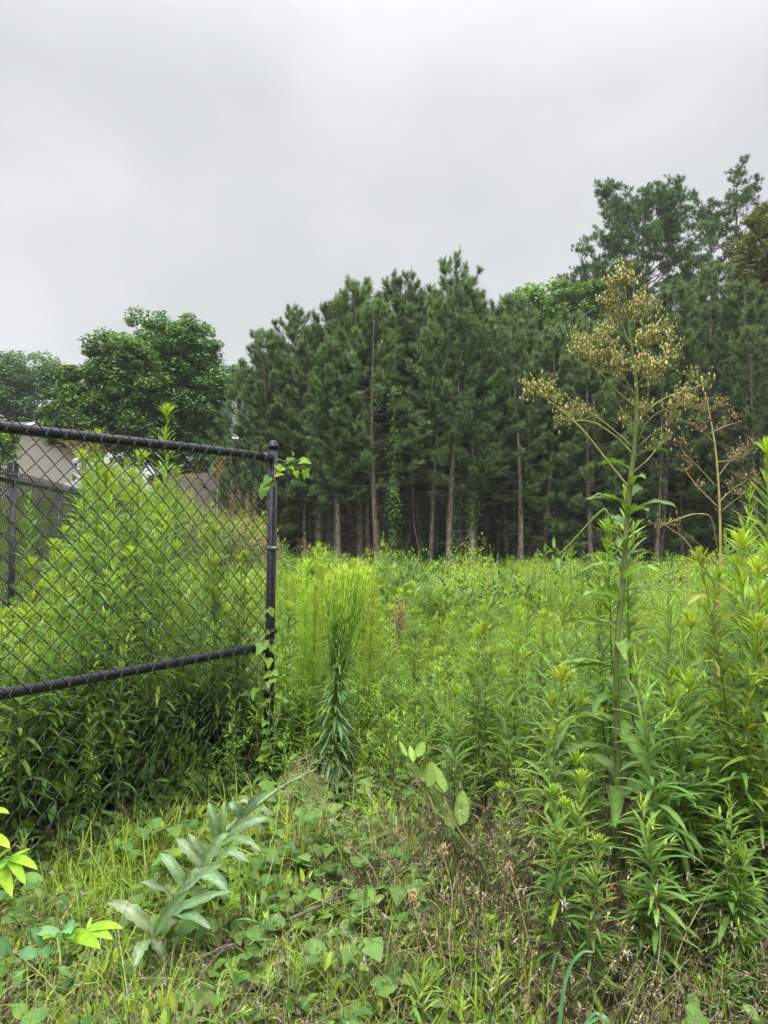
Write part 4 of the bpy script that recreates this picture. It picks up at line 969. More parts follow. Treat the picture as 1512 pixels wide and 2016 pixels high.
# hero stems: (px of tip, py of tip, distance, label)
hero = [(1372, 1135, 3.0, 'leafy goldenrod with a bright rosette tip right of the tall seed headed stalk'), (1448, 962, 3.1, 'tall goldenrod with bright side shoots second from the right edge'),
        (1494, 884, 2.7, 'tallest goldenrod at the right edge with broad bright top leaves'), (1262, 962, 3.2, 'goldenrod with spiky bright top directly behind the tall seed headed stalk'),
        (1200, 1045, 3.3, 'goldenrod with small bright tip just left of the tall seed headed stalk'), (1128, 1160, 3.0, 'goldenrod with pale green rosette tip standing clear left of the tall seed headed stalk'),
        (1088, 1370, 2.6, 'shorter goldenrod with a yellow green tip in the middle of the right stand'), (978, 1112, 4.2, 'tall bright goldenrod at the left side of the right stand'),
        (1015, 1330, 3.0, 'mid height goldenrod below the tall bright one at the left side of the right stand'), (1320, 1345, 2.7, 'goldenrod with a low yellow green tip right of the thick lettuce stem'),
        (302, 815, 4.7, 'tallest goldenrod behind the fence rising above the top rail'), (208, 858, 4.5, 'second tallest goldenrod behind the fence left of the one above the rail'),
        (110, 872, 4.9, 'goldenrod with tip just under the top rail at the left of the stand'), (185, 905, 4.4, 'bushy goldenrod close behind the fence between the two tallest tips'),
        (75, 968, 4.6, 'outermost left goldenrod beside the second fence post'), (88, 1158, 3.9, 'short goldenrod in front of the second fence seen through the mesh'),
        (352, 930, 4.8, 'goldenrod right of the tallest one behind the fence'), (262, 905, 4.3, 'goldenrod left of the tallest one behind the fence'), (28, 1490, 3.0, 'small light green weed tip low at the left edge behind the mesh'),
        (1462, 1580, 2.35, 'small light green goldenrod tip low near the right edge')]
for i_, (px, py, d, lb) in enumerate(hero):
    p = P(px, py, d); z = float(gz(p[0], p[1])); put_rod((p[0], p[1], z - .02), p[2] - z + .02, lb, None, 900 + i_)
rng = np.random.default_rng(55)
cnt = 0
def env_right(px): return np.interp(px, [820, 900, 960, 1000, 1100, 1180, 1300, 1400, 1440, 1512, 1700], [1330, 1240, 1130, 1150, 1190, 1080, 1140, 1120, 990, 930, 900])
for k in range(400):
    if cnt >= 135: break
    d = rng.uniform(2.2, 3.4) if rng.random() < .5 else rng.uniform(3.2, 6.3); px = rng.uniform(860, 1700); x = (px - CX) / FPX * d
    if d < 2.9 and px < 1010: continue
    if d < 2.4 and px < 1120: continue
    if d < 2.75 and abs(px - 1222) < 75: continue
    z = float(gz(x, d)); top = env_right(px) + rng.uniform(20, 330) * (1.2 if d < 3.4 else .5)
    H = P(px, top, d)[2] - z
    if H < .45: H = rng.uniform(.5, .75)
    put_rod((x, d, z - .02), min(H, 1.75), 'leafy goldenrod in the dense stand filling the right foreground', 'goldenrods in the right foreground stand', 1000 + k); cnt += 1
for k in range(46):
    d = rng.uniform(1.95, 2.6); px = rng.uniform(940, 1640); x = (px - CX) / FPX * d
    if abs(px - 1222) < 45: continue
    put_rod((x, d, float(gz(x, d)) - .02), rng.uniform(.35, .8), 'short leafy goldenrod among the dry stalks at the bottom right', 'short goldenrods at the bottom right', 1500 + k, k=[0, 1, 6][k % 3], wide=1.25)
cnt = 0
def env_left(px): return np.interp(px, [-200, 0, 60, 110, 200, 300, 360, 420, 480, 540], [1010, 990, 980, 935, 915, 915, 970, 1030, 1070, 1090])
for k in range(900):
    if cnt >= 92: break
    d = rng.uniform(2.9, 6.6); px = rng.uniform(-160, 575); x = (px - CX) / FPX * d
    if behind_fence_line(x, d) < .22: continue
    s2 = (x - q1[0]) * n2[0] + (d - q1[1]) * n2[1]
    if s2 < .25: continue
    z = float(gz(x, d)); top = env_left(px) + rng.uniform(5, 230) * (1.1 if px > 380 else .8)
    if px < 75: top = max(top, 1200)
    elif px < 135: top = max(top, 1060 + rng.uniform(0, 120))
    H = P(px, top, d)[2] - z
    put_rod((x, d, z - .02), np.clip(H, .8, 2.0), 'leafy goldenrod in the dense stand behind the foreground fence', 'goldenrods behind the foreground fence', 2000 + k); cnt += 1
cnt = 0
for k in range(300):
    if cnt >= 56: break
    d = rng.uniform(3.9, 8.); px = rng.uniform(570, 1050); x = (px - CX) / FPX * d
    z = float(gz(x, d)); put_rod((x, d, z - .02), rng.uniform(.6, .95), 'small bright goldenrod in the low weeds of the middle of the field', 'small goldenrods in the middle', 3000 + k); cnt += 1

# rounded bushes standing out of the meadow
bprot = []
for sd, (Rr, Hh, nn, lf, c0, c1, asp) in enumerate([(.75, 1.0, 3600, .045, G_MID, LIME * 1.15, .28), (.6, .8, 2600, .07, G_DARK * 1.3, G_MID * .95, .42), (.45, 1.1, 2600, .04, G_MID * 1.1, LIME * 1.3, .22)]):
    root = thing('field_bush', 'x', 'bush'); a, b = MC(), MC(); rf = np.random.default_rng(700 + sd); bush_into(a, b, rf, Rr, Hh, nn, lf, c0, c1, 26, asp)
    KIDS[root.name] = [a.build('stem', M_stem, root), b.build('foliage', M_leaf, root)]; bprot.append(root)
bl = [(800, 1108, 15, 0, 'broad rounded light green bush left of the middle of the field'), (770, 1135, 11, 1, 'darker leafy bush before the broad light one in the field'), (930, 1092, 13, 2, 'pointed pale yellow green bush in the middle of the far field'),
      (868, 1185, 9, 1, 'dark leafy bush beside the shaded hollow in the middle of the field'), (990, 1165, 8.5, 1, 'dark green bush right of the shaded hollow'), (1075, 1135, 12, 0, 'light feathery bush left of the bent lettuce shoot'),
      (1160, 1120, 15, 2, 'far pale bush behind the tall lettuce stem'), (700, 1120, 17, 0, 'far soft bush behind the horseweed broom'), (905, 1150, 10, 0, 'soft light bush in front of the pointed pale one'), (1350, 1150, 11, 0, 'light bush far back right of the tall lettuce stem'), (620, 1110, 14, 1, 'dark bush far behind the dog fennels')]
rb_ = np.random.default_rng(41)
for k_ in range(26):
    d_ = rb_.uniform(6.5, 24); bl.append((rb_.uniform(570, 1500), 0, d_, int(rb_.choice([0, 1, 1, 2])), None))
for i_, (px, py, d, k, lb) in enumerate(bl):
    if lb is None:
        p = at(px, d, 0); z = float(gz(p[0], d)); s = rb_.uniform(.75, 1.15); dup(bprot[k], (p[0], d, z), i_ * 1.7, (s * 1.2, s * 1.2, s), label='leafy shrub clump growing among the low weeds of the open field', group='shrub clumps in the field'); continue
    p = P(px, py, d); z = float(gz(p[0], p[1])); s = (p[2] - z + .10 + d * .004) / [1.0, .8, 1.1][k]; root = bprot[k]; wd_ = max(s, .9) * 1.15
    if root.name not in used: used.add(root.name); root.location = (p[0], p[1], z); root.scale = (wd_, wd_, s); root['label'] = lb
    else: dup(root, (p[0], p[1], z), i_ * 1.7, (wd_, wd_, s), label=lb)
# dog fennel plumes right of the end post
fen = []
for sd in range(3):
    root = thing('dog_fennel', 'x', 'plant'); a, b = MC(), MC(); rf = np.random.default_rng(400 + sd)
    feathery_into(a, b, rf, 1.3, (0, 0), .11, G_MID * 1.3, LIME * 1.15, 300, .03)
    KIDS[root.name] = [a.build('stem', M_stem, root), b.build('foliage', M_leaf, root)]; fen.append(root)
fl = [(600, 1108, 4.35, 'dense feathery dog fennel plume beside the end post and its vine'), (642, 1095, 4.4, 'bright feathery dog fennel touching the left of the horseweed broom'), (620, 1150, 4.2, 'lower feathery dog fennel in front of the taller plumes'), (728, 1150, 4.6, 'feathery dog fennel touching the right of the horseweed broom'), (607, 1120, 4.6, 'feathery dog fennel plume nearest the fence end post'), (628, 1075, 5.4, 'tallest feathery dog fennel with a bent tip left of the horseweed'), (590, 1140, 5.1, 'thin feathery dog fennel just right of the end post'),
      (655, 1110, 5.0, 'feathery dog fennel directly behind the horseweed'), (712, 1120, 5.2, 'soft feathery dog fennel right of the horseweed'), (690, 1105, 5.6, 'dog fennel plume behind the right side of the horseweed'),
      (745, 1180, 6.0, 'small dog fennel between the horseweed and the brown seed stalk'), (575, 1130, 6.2, 'distant dog fennel plume beside the end post')]
for i_, (px, py, d, lb) in enumerate(fl):
    p = P(px, py, d); z = float(gz(p[0], p[1])); s = (p[2] - z) / 1.3; root = fen[i_ % 3]
    if i_ < 3: root.location = (p[0], p[1], z); root.scale = (1.1, 1.1, s); root['label'] = lb
    else: dup(root, (p[0], p[1], z), i_ * 1.3, (1.2, 1.2, s), label=lb)

# ------------------------------------------------------------------ hero plants
def pxtube(mc, pts, rad, n=6, col=(.2, .3, .1), sub=4, **k):
    """smooth tube through points (px, py, distance)"""
    W = np.array([P(*p) for p in pts]); m = len(W); t = np.linspace(0, m - 1, (m - 1) * sub + 1)
    # Catmull-Rom
    Wp = np.concatenate([[2 * W[0] - W[1]], W, [2 * W[-1] - W[-2]]]); o = []
    for u in t:
        i0 = min(int(u), m - 2); f = u - i0; a, b, c, d = Wp[i0:i0 + 4]
        o.append(.5 * ((2 * b) + (-a + c) * f + (2 * a - 5 * b + 4 * c - d) * f * f + (-a + 3 * b - 3 * c + d) * f ** 3))
    o = np.array(o); rad = np.asarray(rad, float); r = rad if rad.ndim == 0 else np.interp(np.linspace(0, 1, len(o)), np.linspace(0, 1, len(rad)), rad)
    mc.tube(o, r, n, col=col, **k); return o
def buds(mc, rng, pts, size=.013, cols=None):
    """small upright cone shaped seed heads with a collar"""
    n = len(pts); ax = nrm(Z3 + .35 * sph(rng, n)); a = nrm(np.cross(ax, sph(rng, n))); b = np.cross(ax, a)
    L_ = size * rng.uniform(.7, 1.4, (n, 1)); r = L_ * .2
    V = np.stack([pts, pts + ax * L_ * .3 + a * r, pts + ax * L_ * .3 + b * r, pts + ax * L_ * .3 - a * r, pts + ax * L_ * .3 - b * r, pts + ax * L_], 1)
    f = np.array([(0, 2, 1), (0, 3, 2), (0, 4, 3), (0, 1, 4), (5, 1, 2), (5, 2, 3), (5, 3, 4), (5, 4, 1)])
    pal = np.array(cols if cols is not None else [(.36, .38, .10), (.46, .42, .14), (.48, .36, .18), (.28, .17, .09), (.7, .62, .45)])
    c = pal[rng.choice(len(pal), n, p=[.3, .27, .23, .14, .06])] * jit(rng, n, .12)
    mc.add(V.reshape(-1, 3), None, (f[None] + (np.arange(n) * 6)[:, None, None]).reshape(-1, 3), np.repeat(c, 6, 0))
def spray(ms, mb, rng, root_pt, cen, rad, n, col=(.27, .27, .09), size=.014, thick=.0011):
    """fine twigs from a branch end out to seed heads spread in a rounded cluster"""
    cen = np.asarray(cen); g_ = max(2, n // 9); hub = cen + sph(rng, g_) * np.asarray(rad) * rng.uniform(.15, .8, (g_, 1))
    for h in hub:
        ms.tube([root_pt, (root_pt + h) / 2 + sph(rng, 1)[0] * .006, h], [thick * 1.3, thick * 1.1, thick], 4, col=col, cap=False)
        k = 9; e = h + nrm(sph(rng, k) + Z3 * .35) * rng.uniform(.012, .045, (k, 1))
        for q in e: ms.tube([h, (h + q) / 2 - Z3 * .003, q], thick * .75, 3, col=col, cap=False)
        buds(mb, rng, e, size)
# tall lettuce stalk with the dried panicle
rng = np.random.default_rng(61); D0 = 2.43
bp = P(1222, 1885, D0); bp = (bp[0], bp[1], float(gz(bp[0], bp[1])))
tl = thing('tall_lettuce_plant', 'very tall thick stemmed wild lettuce with a large yellow brown dried flower head', 'plant', bp)
B_ = lambda mc, nm, m, **k: mc.build(nm, m, tl, loc=bp, **k)
ms = MC()
cst = np.array((.16, .20, .06))
stem = pxtube(ms, [(1224, 1900, D0), (1216, 1700, D0), (1216, 1500, D0), (1214, 1300, D0), (1228, 1120, D0), (1240, 960, D0), (1250, 870, D0), (1253, 760, D0), (1236, 630, D0), (1229, 540, D0)],
              [.0122, .0116, .0108, .010, .0092, .0085, .0076, .0055, .0032, .0016], 12, cst, sub=5)
B_(ms, 'stem', M_stem)
ml = MC(); nL = 0
def sp(py):   # point of the stem at a pixel row
    k = np.array([1900 - 0 * i for i in range(1)]); rows = np.array([(CM.T @ (s - CAMP)) for s in stem]); yy = CY - FPX * rows[:, 1] / -rows[:, 2] * 1.0
    return np.array([np.interp(-py, -yy, stem[:, i]) for i in range(3)])
LT = np.array((.16, .27, .06))
leaf_spec = []   # (py, azimuth deg (0 right, 180 left, 270 toward viewer), length, width, elevation, droop)
yy = 905; side = 0
for k in range(42):
    az = (k * 137.5) % 360; f = (yy - 905) / 900
    leaf_spec.append((yy, az, rng.uniform(.11, .16) + .09 * min(f * 1.6, 1), .028 + .022 * min(f * 1.5, 1), rng.uniform(22, 48) - 20 * f, rng.uniform(.7, 1.25) + .5 * f))
    yy += rng.uniform(15, 29)
    if yy > 1800: break
leaf_spec += [(992, 185, .15, .03, 18, .5), (1165, 5, .19, .028, 12, .5), (1245, 178, .20, .036, 30, .9), (1130, 60, .12, .035, 40, .3), (1020, 285, .13, .045, 40, 1.2), (1390, 10, .22, .04, 30, 1.0), (1320, 182, .2, .04, 25, .8), (1480, 190, .22, .045, 20, .9)]
for (py, az, Ln, W_, el, dr) in leaf_spec:
    b = sp(py); c = (LT * .75 if rng.random() < .5 else LT) * jit(rng, 1, .1)[0]
    blades(ml, [b], polar(R(az), R(el))[None], Ln, W_, dr, 9, ovate, .45, c, c * 1.08, 1.5, rng=rng, wavy=.11, twist=rng.normal(0, .5))
B_(ml, 'leaf', M_hero)
ms, mb = MC(), MC()
cbr = np.array((.27, .29, .09))
branches = [ # branch path pixels, clusters (centre px, py, radius px, n)
 ([(1242, 965), (1190, 900), (1150, 850), (1105, 808), (1060, 775), (1030, 752)], .0045, [(1045, 765, 28, 60), (1085, 768, 22, 40), (1032, 752, 14, 20)]),
 ([(1247, 895), (1215, 862), (1170, 832), (1125, 828), (1098, 826)], .004, [(1120, 820, 26, 45), (1150, 818, 20, 30), (1100, 835, 12, 14)]),
 ([(1247, 880), (1190, 832), (1130, 790), (1085, 768)], .003, [(1095, 788, 16, 14)]),
 ([(1250, 800), (1215, 770), (1180, 732), (1150, 712)], .0035, [(1150, 700, 30, 80), (1175, 680, 28, 70), (1140, 675, 22, 50)]),
 ([(1252, 780), (1230, 745), (1205, 700), (1190, 670)], .003, [(1200, 700, 34, 90), (1195, 665, 26, 70), (1220, 725, 26, 60)]),
 ([(1252, 760), (1275, 735), (1300, 715), (1322, 700)], .003, [(1300, 725, 24, 60), (1325, 690, 18, 40), (1275, 740, 22, 50), (1265, 715, 22, 50)]),
 ([(1250, 740), (1270, 700), (1290, 670), (1310, 650)], .0028, [(1280, 660, 26, 55), (1305, 650, 18, 28), (1262, 670, 22, 50), (1318, 665, 16, 20)]),
 ([(1240, 680), (1225, 640), (1210, 610)], .0025, [(1210, 612, 24, 70), (1195, 590, 16, 40)]),
 ([(1237, 640), (1255, 612), (1272, 598)], .0022, [(1262, 600, 22, 55), (1285, 606, 10, 16), (1240, 625, 22, 55)]),
 ([(1232, 590), (1225, 560), (1215, 545)], .002, [(1216, 560, 20, 50), (1236, 556, 22, 55), (1228, 535, 14, 26)]),
 ([(1256, 870), (1275, 830), (1310, 805), (1340, 798)], .0038, [(1342, 790, 22, 55), (1325, 812, 14, 22), (1362, 788, 12, 16)]),
 ([(1254, 830), (1290, 795), (1330, 775), (1372, 762), (1392, 748)], .0032, [(1385, 750, 16, 16), (1345, 762, 10, 7), (1360, 742, 8, 5)]),
 ([(1252, 850), (1262, 820), (1265, 800)], .003, [(1262, 812, 20, 38), (1236, 828, 16, 26), (1275, 800, 14, 20)]),
 ([(1256, 880), (1290, 850), (1318, 832), (1330, 822)], .0026, [(1322, 828, 10, 8)]),
 ([(1246, 930), (1275, 905), (1300, 875), (1318, 862)], .003, [(1312, 868, 12, 12), (1296, 880, 8, 6)])]
for bi, (pts, r0, cl) in enumerate(branches):
    dz = rng.uniform(-.16, .16); m = len(pts)
    path = [(x, y, D0 + dz * (k / (m - 1))) for k, (x, y) in enumerate(pts)]
    o = pxtube(ms, path, [r0 * .85, r0 * .4], 6, cbr, sub=4)
    for (cx, cy, r_px, n_) in cl:
        c = P(cx, cy, D0 + dz * .9); rr_ = r_px / FPX * D0; j = np.argmin(np.linalg.norm(o - c, axis=1)); spray(ms, mb, rng, o[j], c, (rr_, rr_ * 1.2, rr_), int(n_ * 1.25), cbr, .0135)
B_(ms, 'flower_branch', M_stem); B_(mb, 'seed_head', M_dry)
# bent side shoot of the same stalk
ms = MC(); ml = MC()
o = pxtube(ms, [(1238, 1085, D0), (1218, 1045, D0 - .02), (1197, 1012, D0 - .03), (1187, 1004, D0 - .03), (1160, 1030, D0), (1128, 1065, D0 + .05), (1098, 1095, D0 + .1)], [.0045, .004, .003], 6, np.array((.2, .3, .08)))
n = 22; i_ = rng.integers(2, len(o), n); blades(ml, o[i_], nrm(sph(rng, n) + (-.5, 0, .3)), rng.uniform(.01, .03, n), .007, .3, 3, lance, .3, LT, None)
n = 26; e = o[-1] + sph(rng, n) * (.05, .04, .025); blades(ml, e, nrm(sph(rng, n) + (0, 0, .5)), rng.uniform(.03, .055, n), .012, .4, 4, lance, .3, LT * 1.1)
B_(ms, 'side_shoot', M_stem); B_(ml, 'side_leaf', M_hero)

# second dried lettuce stalk on the right
rng = np.random.default_rng(62); D1 = 2.95
bp2 = P(1405, 1500, D1); bp2 = (bp2[0], bp2[1], float(gz(bp2[0], bp2[1])))
t2 = thing('dried_lettuce_stalk', 'dried tan lettuce stalk with bare brown branching head near the right edge', 'plant', bp2)
ms, mb = MC(), MC(); cd_ = np.array((.42, .38, .16))
b0 = np.array(bp2); 
o = pxtube(ms, [(1402, 1620, D1), (1404, 1450, D1), (1412, 1250, D1), (1418, 1100, D1), (1416, 980, D1), (1408, 880, D1), (1394, 800, D1), (1388, 772, D1)], [.0072, .006, .005, .0035, .002], 8, cd_)
ms.tube([b0 - (0, 0, .05), P(1402, 1620, D1)], [.011, .010], 8, col=cd_ * .5)
cdb = np.array((.30, .22, .11))
for pts in [[(1412, 960), (1380, 925), (1350, 895), (1340, 880)], [(1414, 990), (1440, 965), (1470, 945)], [(1412, 940), (1440, 905), (1468, 880)], [(1405, 870), (1380, 848), (1362, 838)], [(1406, 850), (1430, 838), (1452, 832)],
            [(1402, 830), (1385, 812), (1372, 805)], [(1416, 1010), (1460, 975), (1495, 950)], [(1398, 815), (1412, 800), (1425, 798)], [(1415, 1000), (1375, 960), (1352, 930)], [(1410, 910), (1450, 905), (1462, 900)]]:
    dz = rng.uniform(-.15, .15); m = len(pts); q = pxtube(ms, [(x, y, D1 + dz * k / (m - 1)) for k, (x, y) in enumerate(pts)], [.0028, .0014], 5, cdb)
    for k in (len(q) // 2, len(q) - 1): spray(ms, mb, rng, q[k], q[k] + (0, 0, .008), (.035, .035, .025), 18, cdb, .009, .0009)
t2k = ms.build('stem', M_stem, t2, loc=bp2)
ms = MC()
pxtube(ms, [(1414, 1170, D1), (1395, 1130, D1 - .1), (1350, 1065, D1 - .2), (1318, 1040, D1 - .25), (1296, 1022, D1 - .28)], [.004, .002], 5, cd_ * .9)
pxtube(ms, [(1412, 1080, D1 + .02), (1400, 1020, D1 - .1), (1370, 1012, D1 - .2), (1340, 1020, D1 - .25), (1300, 1035, D1 - .28)], [.0028, .0016], 5, cd_ * .9)
pxtube(ms, [(1416, 1120, D1), (1380, 1075, D1 - .15), (1330, 1035, D1 - .25)], [.0022, .0012], 5, cdb)
c = P(1308, 1030, D1 - .27); spray(ms, mb, rng, c, c, (.06, .05, .02), 40, cdb, .009, .0009)
ms.build('bent_branch', M_stem, t2, loc=bp2); mb.build('seed_head', M_dry, t2, loc=bp2)
ml = MC()
for (py, px, az, el, dr) in [(1190, 1412, 200, 40, 1.5), (1250, 1410, 350, 45, 1.8), (1300, 1408, 250, 30, 2), (1340, 1406, 30, 20, 2.2), (1230, 1411, 300, 50, 1.6), (1380, 1405, 190, 10, 2)]:
    blades(ml, [P(px, py, D1)], polar(R(az), R(el))[None], .17, .03, dr, 8, ovate, .4, (.36, .34, .07), (.42, .36, .12), 1.1, rng=rng, wavy=.15, twist=.7)
ml.build('leaf', M_leaf, t2, loc=bp2)
# brown stalk behind the fence top (dried head between the goldenrods)
def dry_head(name_label, px, py, d, rad, n, col=cdb, Hs=None, head=(1, 1, 1.3)):
    rg = np.random.default_rng(int(px)); tp = P(px, py, d); z = float(gz(tp[0], d)); loc = (tp[0] - .03, d, z)
    t = thing('dried_seed_stalk', name_label, 'plant', loc); a, b = MC(), MC()
    st = [np.array((loc[0], d, z - .03)), np.array((loc[0] + .01, d, (z + tp[2]) / 2)), tp - (0, 0, rad * .6)]
    a.tube(st, [.005, .004, .002], 6, col=col * .8)
    for k in range(n):
        e = tp + sph(rg, 1)[0] * rad * np.array(head) * rg.uniform(.3, 1); s_ = tp - Z3 * rad * rg.uniform(-.2, 1.3)
        a.tube([s_, (s_ + e) / 2 - Z3 * .01, e], [.0015, .001, .0008], 3, col=col, cap=False)
        q = e + sph(rg, 6) * .012; buds(b, rg, q, .009)
    a.build('stem', M_stem, t, loc=loc); b.build('seed_head', M_dry, t, loc=loc)
dry_head('brown dried seed head behind the fence between the goldenrod tips', 170, 865, 4.6, .14, 70, cdb, head=(1.6, 1, .9))
dry_head('brown stalk with a hazy reddish tan seed panicle in the middle of the field', 785, 1215, 4.6, .12, 90, np.array((.26, .15, .08)), head=(.8, .8, 1.2))
dry_head('small dried brown head behind the fence right of the tallest goldenrod', 430, 915, 5.4, .10, 30, cdb)
dry_head('faint dried stalk beyond the fence end near the dark pines', 395, 935, 6.0, .13, 24, np.array((.2, .15, .08)), head=(1, 1, 1.6))
dry_head('pale dried weed tip right of the end post against the dark wood', 600, 1080, 6.4, .09, 24, cdb)
dry_head('small dried weed tip low in the mesh near the end post', 520, 1060, 5.6, .10, 24, cdb)

# horseweed
rng = np.random.default_rng(63); DH = 3.83; bh = at(650, DH, .0); bh = (bh[0], bh[1], float(gz(bh[0], DH)))
hw = thing('horseweed', 'dark blue green horseweed with drooping leaves and a bright broom shaped top', 'plant', bh)
ms = MC(); ax = pxtube(ms, [(652, 1600, DH), (655, 1500, DH), (660, 1400, DH), (664, 1300, DH), (668, 1230, DH)], [.0095, .009, .008, .005], 8, np.array((.10, .14, .05)))
ms.build('stem', M_stem, hw, loc=bh)
mbk = MC(); pxtube(mbk, [(650, 1625, DH), (652, 1570, DH), (655, 1505, DH)], [.024, .020, .012], 9, np.array((.035, .022, .014))); 
for k in range(40):
    a = rng.random() * 6.28; h = rng.uniform(.02, .28); blades(mbk, [np.array((bh[0] + .014 * math.cos(a), bh[1] + .014 * math.sin(a), h + .1))], polar(a, R(-60))[None], rng.uniform(.06, .13), .012, .8, 4, lance, .5, (.06, .04, .025), rng=rng, wavy=.2)
mbk.build('dead_leaf', M_dry, hw, loc=bh)
ml = MC(); zt = ax[-1][2]; n = 360; h = rng.random(n) ** 1.05; zz = .24 + h * (zt - .24)
B = np.stack([np.interp(zz, ax[:, 2], ax[:, i]) for i in range(2)] + [zz], 1); az = np.arange(n) * 2.39996
el = R(-30) + R(66) * h + rng.normal(0, R(15), n); LL = (.17 - .08 * h) * rng.uniform(.6, 1.25, n); c = mixc(np.array((.17, .26, .12)), np.array((.13, .26, .06)), h) * jit(rng, n, .12)
blades(ml, B, polar(az, el), LL, .020 - .010 * h, 1.1 - .5 * h, 6, lance, .3, c, None, 1.3, rng=rng, wavy=.06)
ml.build('foliage', M_hero, hw, loc=bh)
ms = MC(); ml = MC(); top = P(690, 1105, DH)[2]
for k in range(64):
    z0 = zt - rng.uniform(-.02, .36); b = np.array([np.interp(z0, ax[:, 2], ax[:, i]) for i in range(3)]); b[2] = z0; a = rng.random() * 6.28; r_end = .15 * math.sqrt(rng.random())
    e = np.array((ax[-1][0] + .035 + r_end * math.cos(a), DH + r_end * math.sin(a), top - rng.uniform(0, .07) - .3 * r_end)); md = b * .5 + e * .5 + np.array((.3 * r_end * math.cos(a), .3 * r_end * math.sin(a), -.03))
    pth = np.array([b, b * .75 + md * .25 + (.01 * math.cos(a), .01 * math.sin(a), 0), md, md * .4 + e * .6, e]); ms.tube(pth, [.0022, .002, .0017, .0014, .001], 4, col=(.12, .24, .05), cap=False)
    m = 46; u = rng.uniform(.15, 1.03, m); q = np.stack([np.interp(u, np.linspace(0, 1, 5), pth[:, i]) for i in range(3)], 1)
    c = mixc(G_MID * 1.4, LIME * 1.15, np.clip(u * 1.5, 0, 1)) * jit(rng, m, .1); blades(ml, q, nrm(sph(rng, m) * .5 + (.1 * math.cos(a), .1 * math.sin(a), 1.)), rng.uniform(.025, .055, m), .005, -.1, 2, lance, .2, c)
ms.build('branch', M_stem, hw, loc=bh); ml.build('branch_leaf', M_hero, hw, loc=bh)

# uprooted lettuce leaning over in front of the fence
rng = np.random.default_rng(64); K_ = .86; bq = P(300, 1850, 2.62)
ul = thing('fallen_lettuce', 'grey green large leaved lettuce plant leaning over in front of the fence', 'plant', (bq[0], bq[1], 0))
GG = np.array((.20, .29, .14))
ms = MC(); so_ = pxtube(ms, [(296, 1860, 2.6), (330, 1800, 2.66), (372, 1735, 2.72), (415, 1670, 2.80), (455, 1625, 2.88), (500, 1590, 2.96), (545, 1556, 3.05), (590, 1530, 3.12), (620, 1515, 3.18)][:0] + [(x_, y_, d_ * K_) for x_, y_, d_ in [(296, 1860, 2.6), (330, 1800, 2.66), (372, 1735, 2.72), (415, 1670, 2.80), (455, 1625, 2.88), (500, 1590, 2.96), (545, 1556, 3.05), (590, 1530, 3.12), (620, 1515, 3.18)]], [.0085, .008, .007, .0055, .0035], 8, GG * 1.1)
ms.tube([(bq[0] - .01, bq[1], -.04), so_[0]], [.009, .0085], 8, col=GG * .8)
ul_l = (bq[0], bq[1], 0); ms.build('stem', M_stem, ul, loc=ul_l)
# leaves as (base px, py) (tip px, py) bow in px, width m
LS = [((300, 1835), (212, 1778), 26, .052), ((305, 1838), (372, 1755), -12, .05), ((312, 1835), (408, 1758), 10, .048), ((330, 1800), (415, 1828), 22, .042), ((325, 1810), (455, 1755), 16, .04),
      ((345, 1775), (275, 1738), 16, .044), ((362, 1745), (316, 1680), 14, .046), ((372, 1735), (448, 1742), 40, .04), ((385, 1722), (452, 1758), 16, .036), ((398, 1710), (346, 1650), 14, .044),
      ((400, 1708), (446, 1640), -12, .05), ((415, 1690), (490, 1698), 30, .046), ((430, 1665), (412, 1580), 10, .04), ((438, 1655), (442, 1578), -10, .036), ((440, 1655), (512, 1676), 26, .04),
      ((452, 1640), (530, 1608), 12, .044), ((468, 1622), (524, 1640), 24, .036), ((475, 1612), (452, 1580), 12, .04), ((480, 1605), (524, 1560), -10, .038), ((495, 1598), (540, 1606), 16, .03), ((505, 1585), (470, 1578), 12, .03), ((410, 1700), (370, 1640), 8, .03), ((300, 1850), (330, 1900), -10, .04), ((290, 1850), (262, 1905), 10, .045), ((350, 1770), (440, 1700), 14, .05)]
ml = MC()
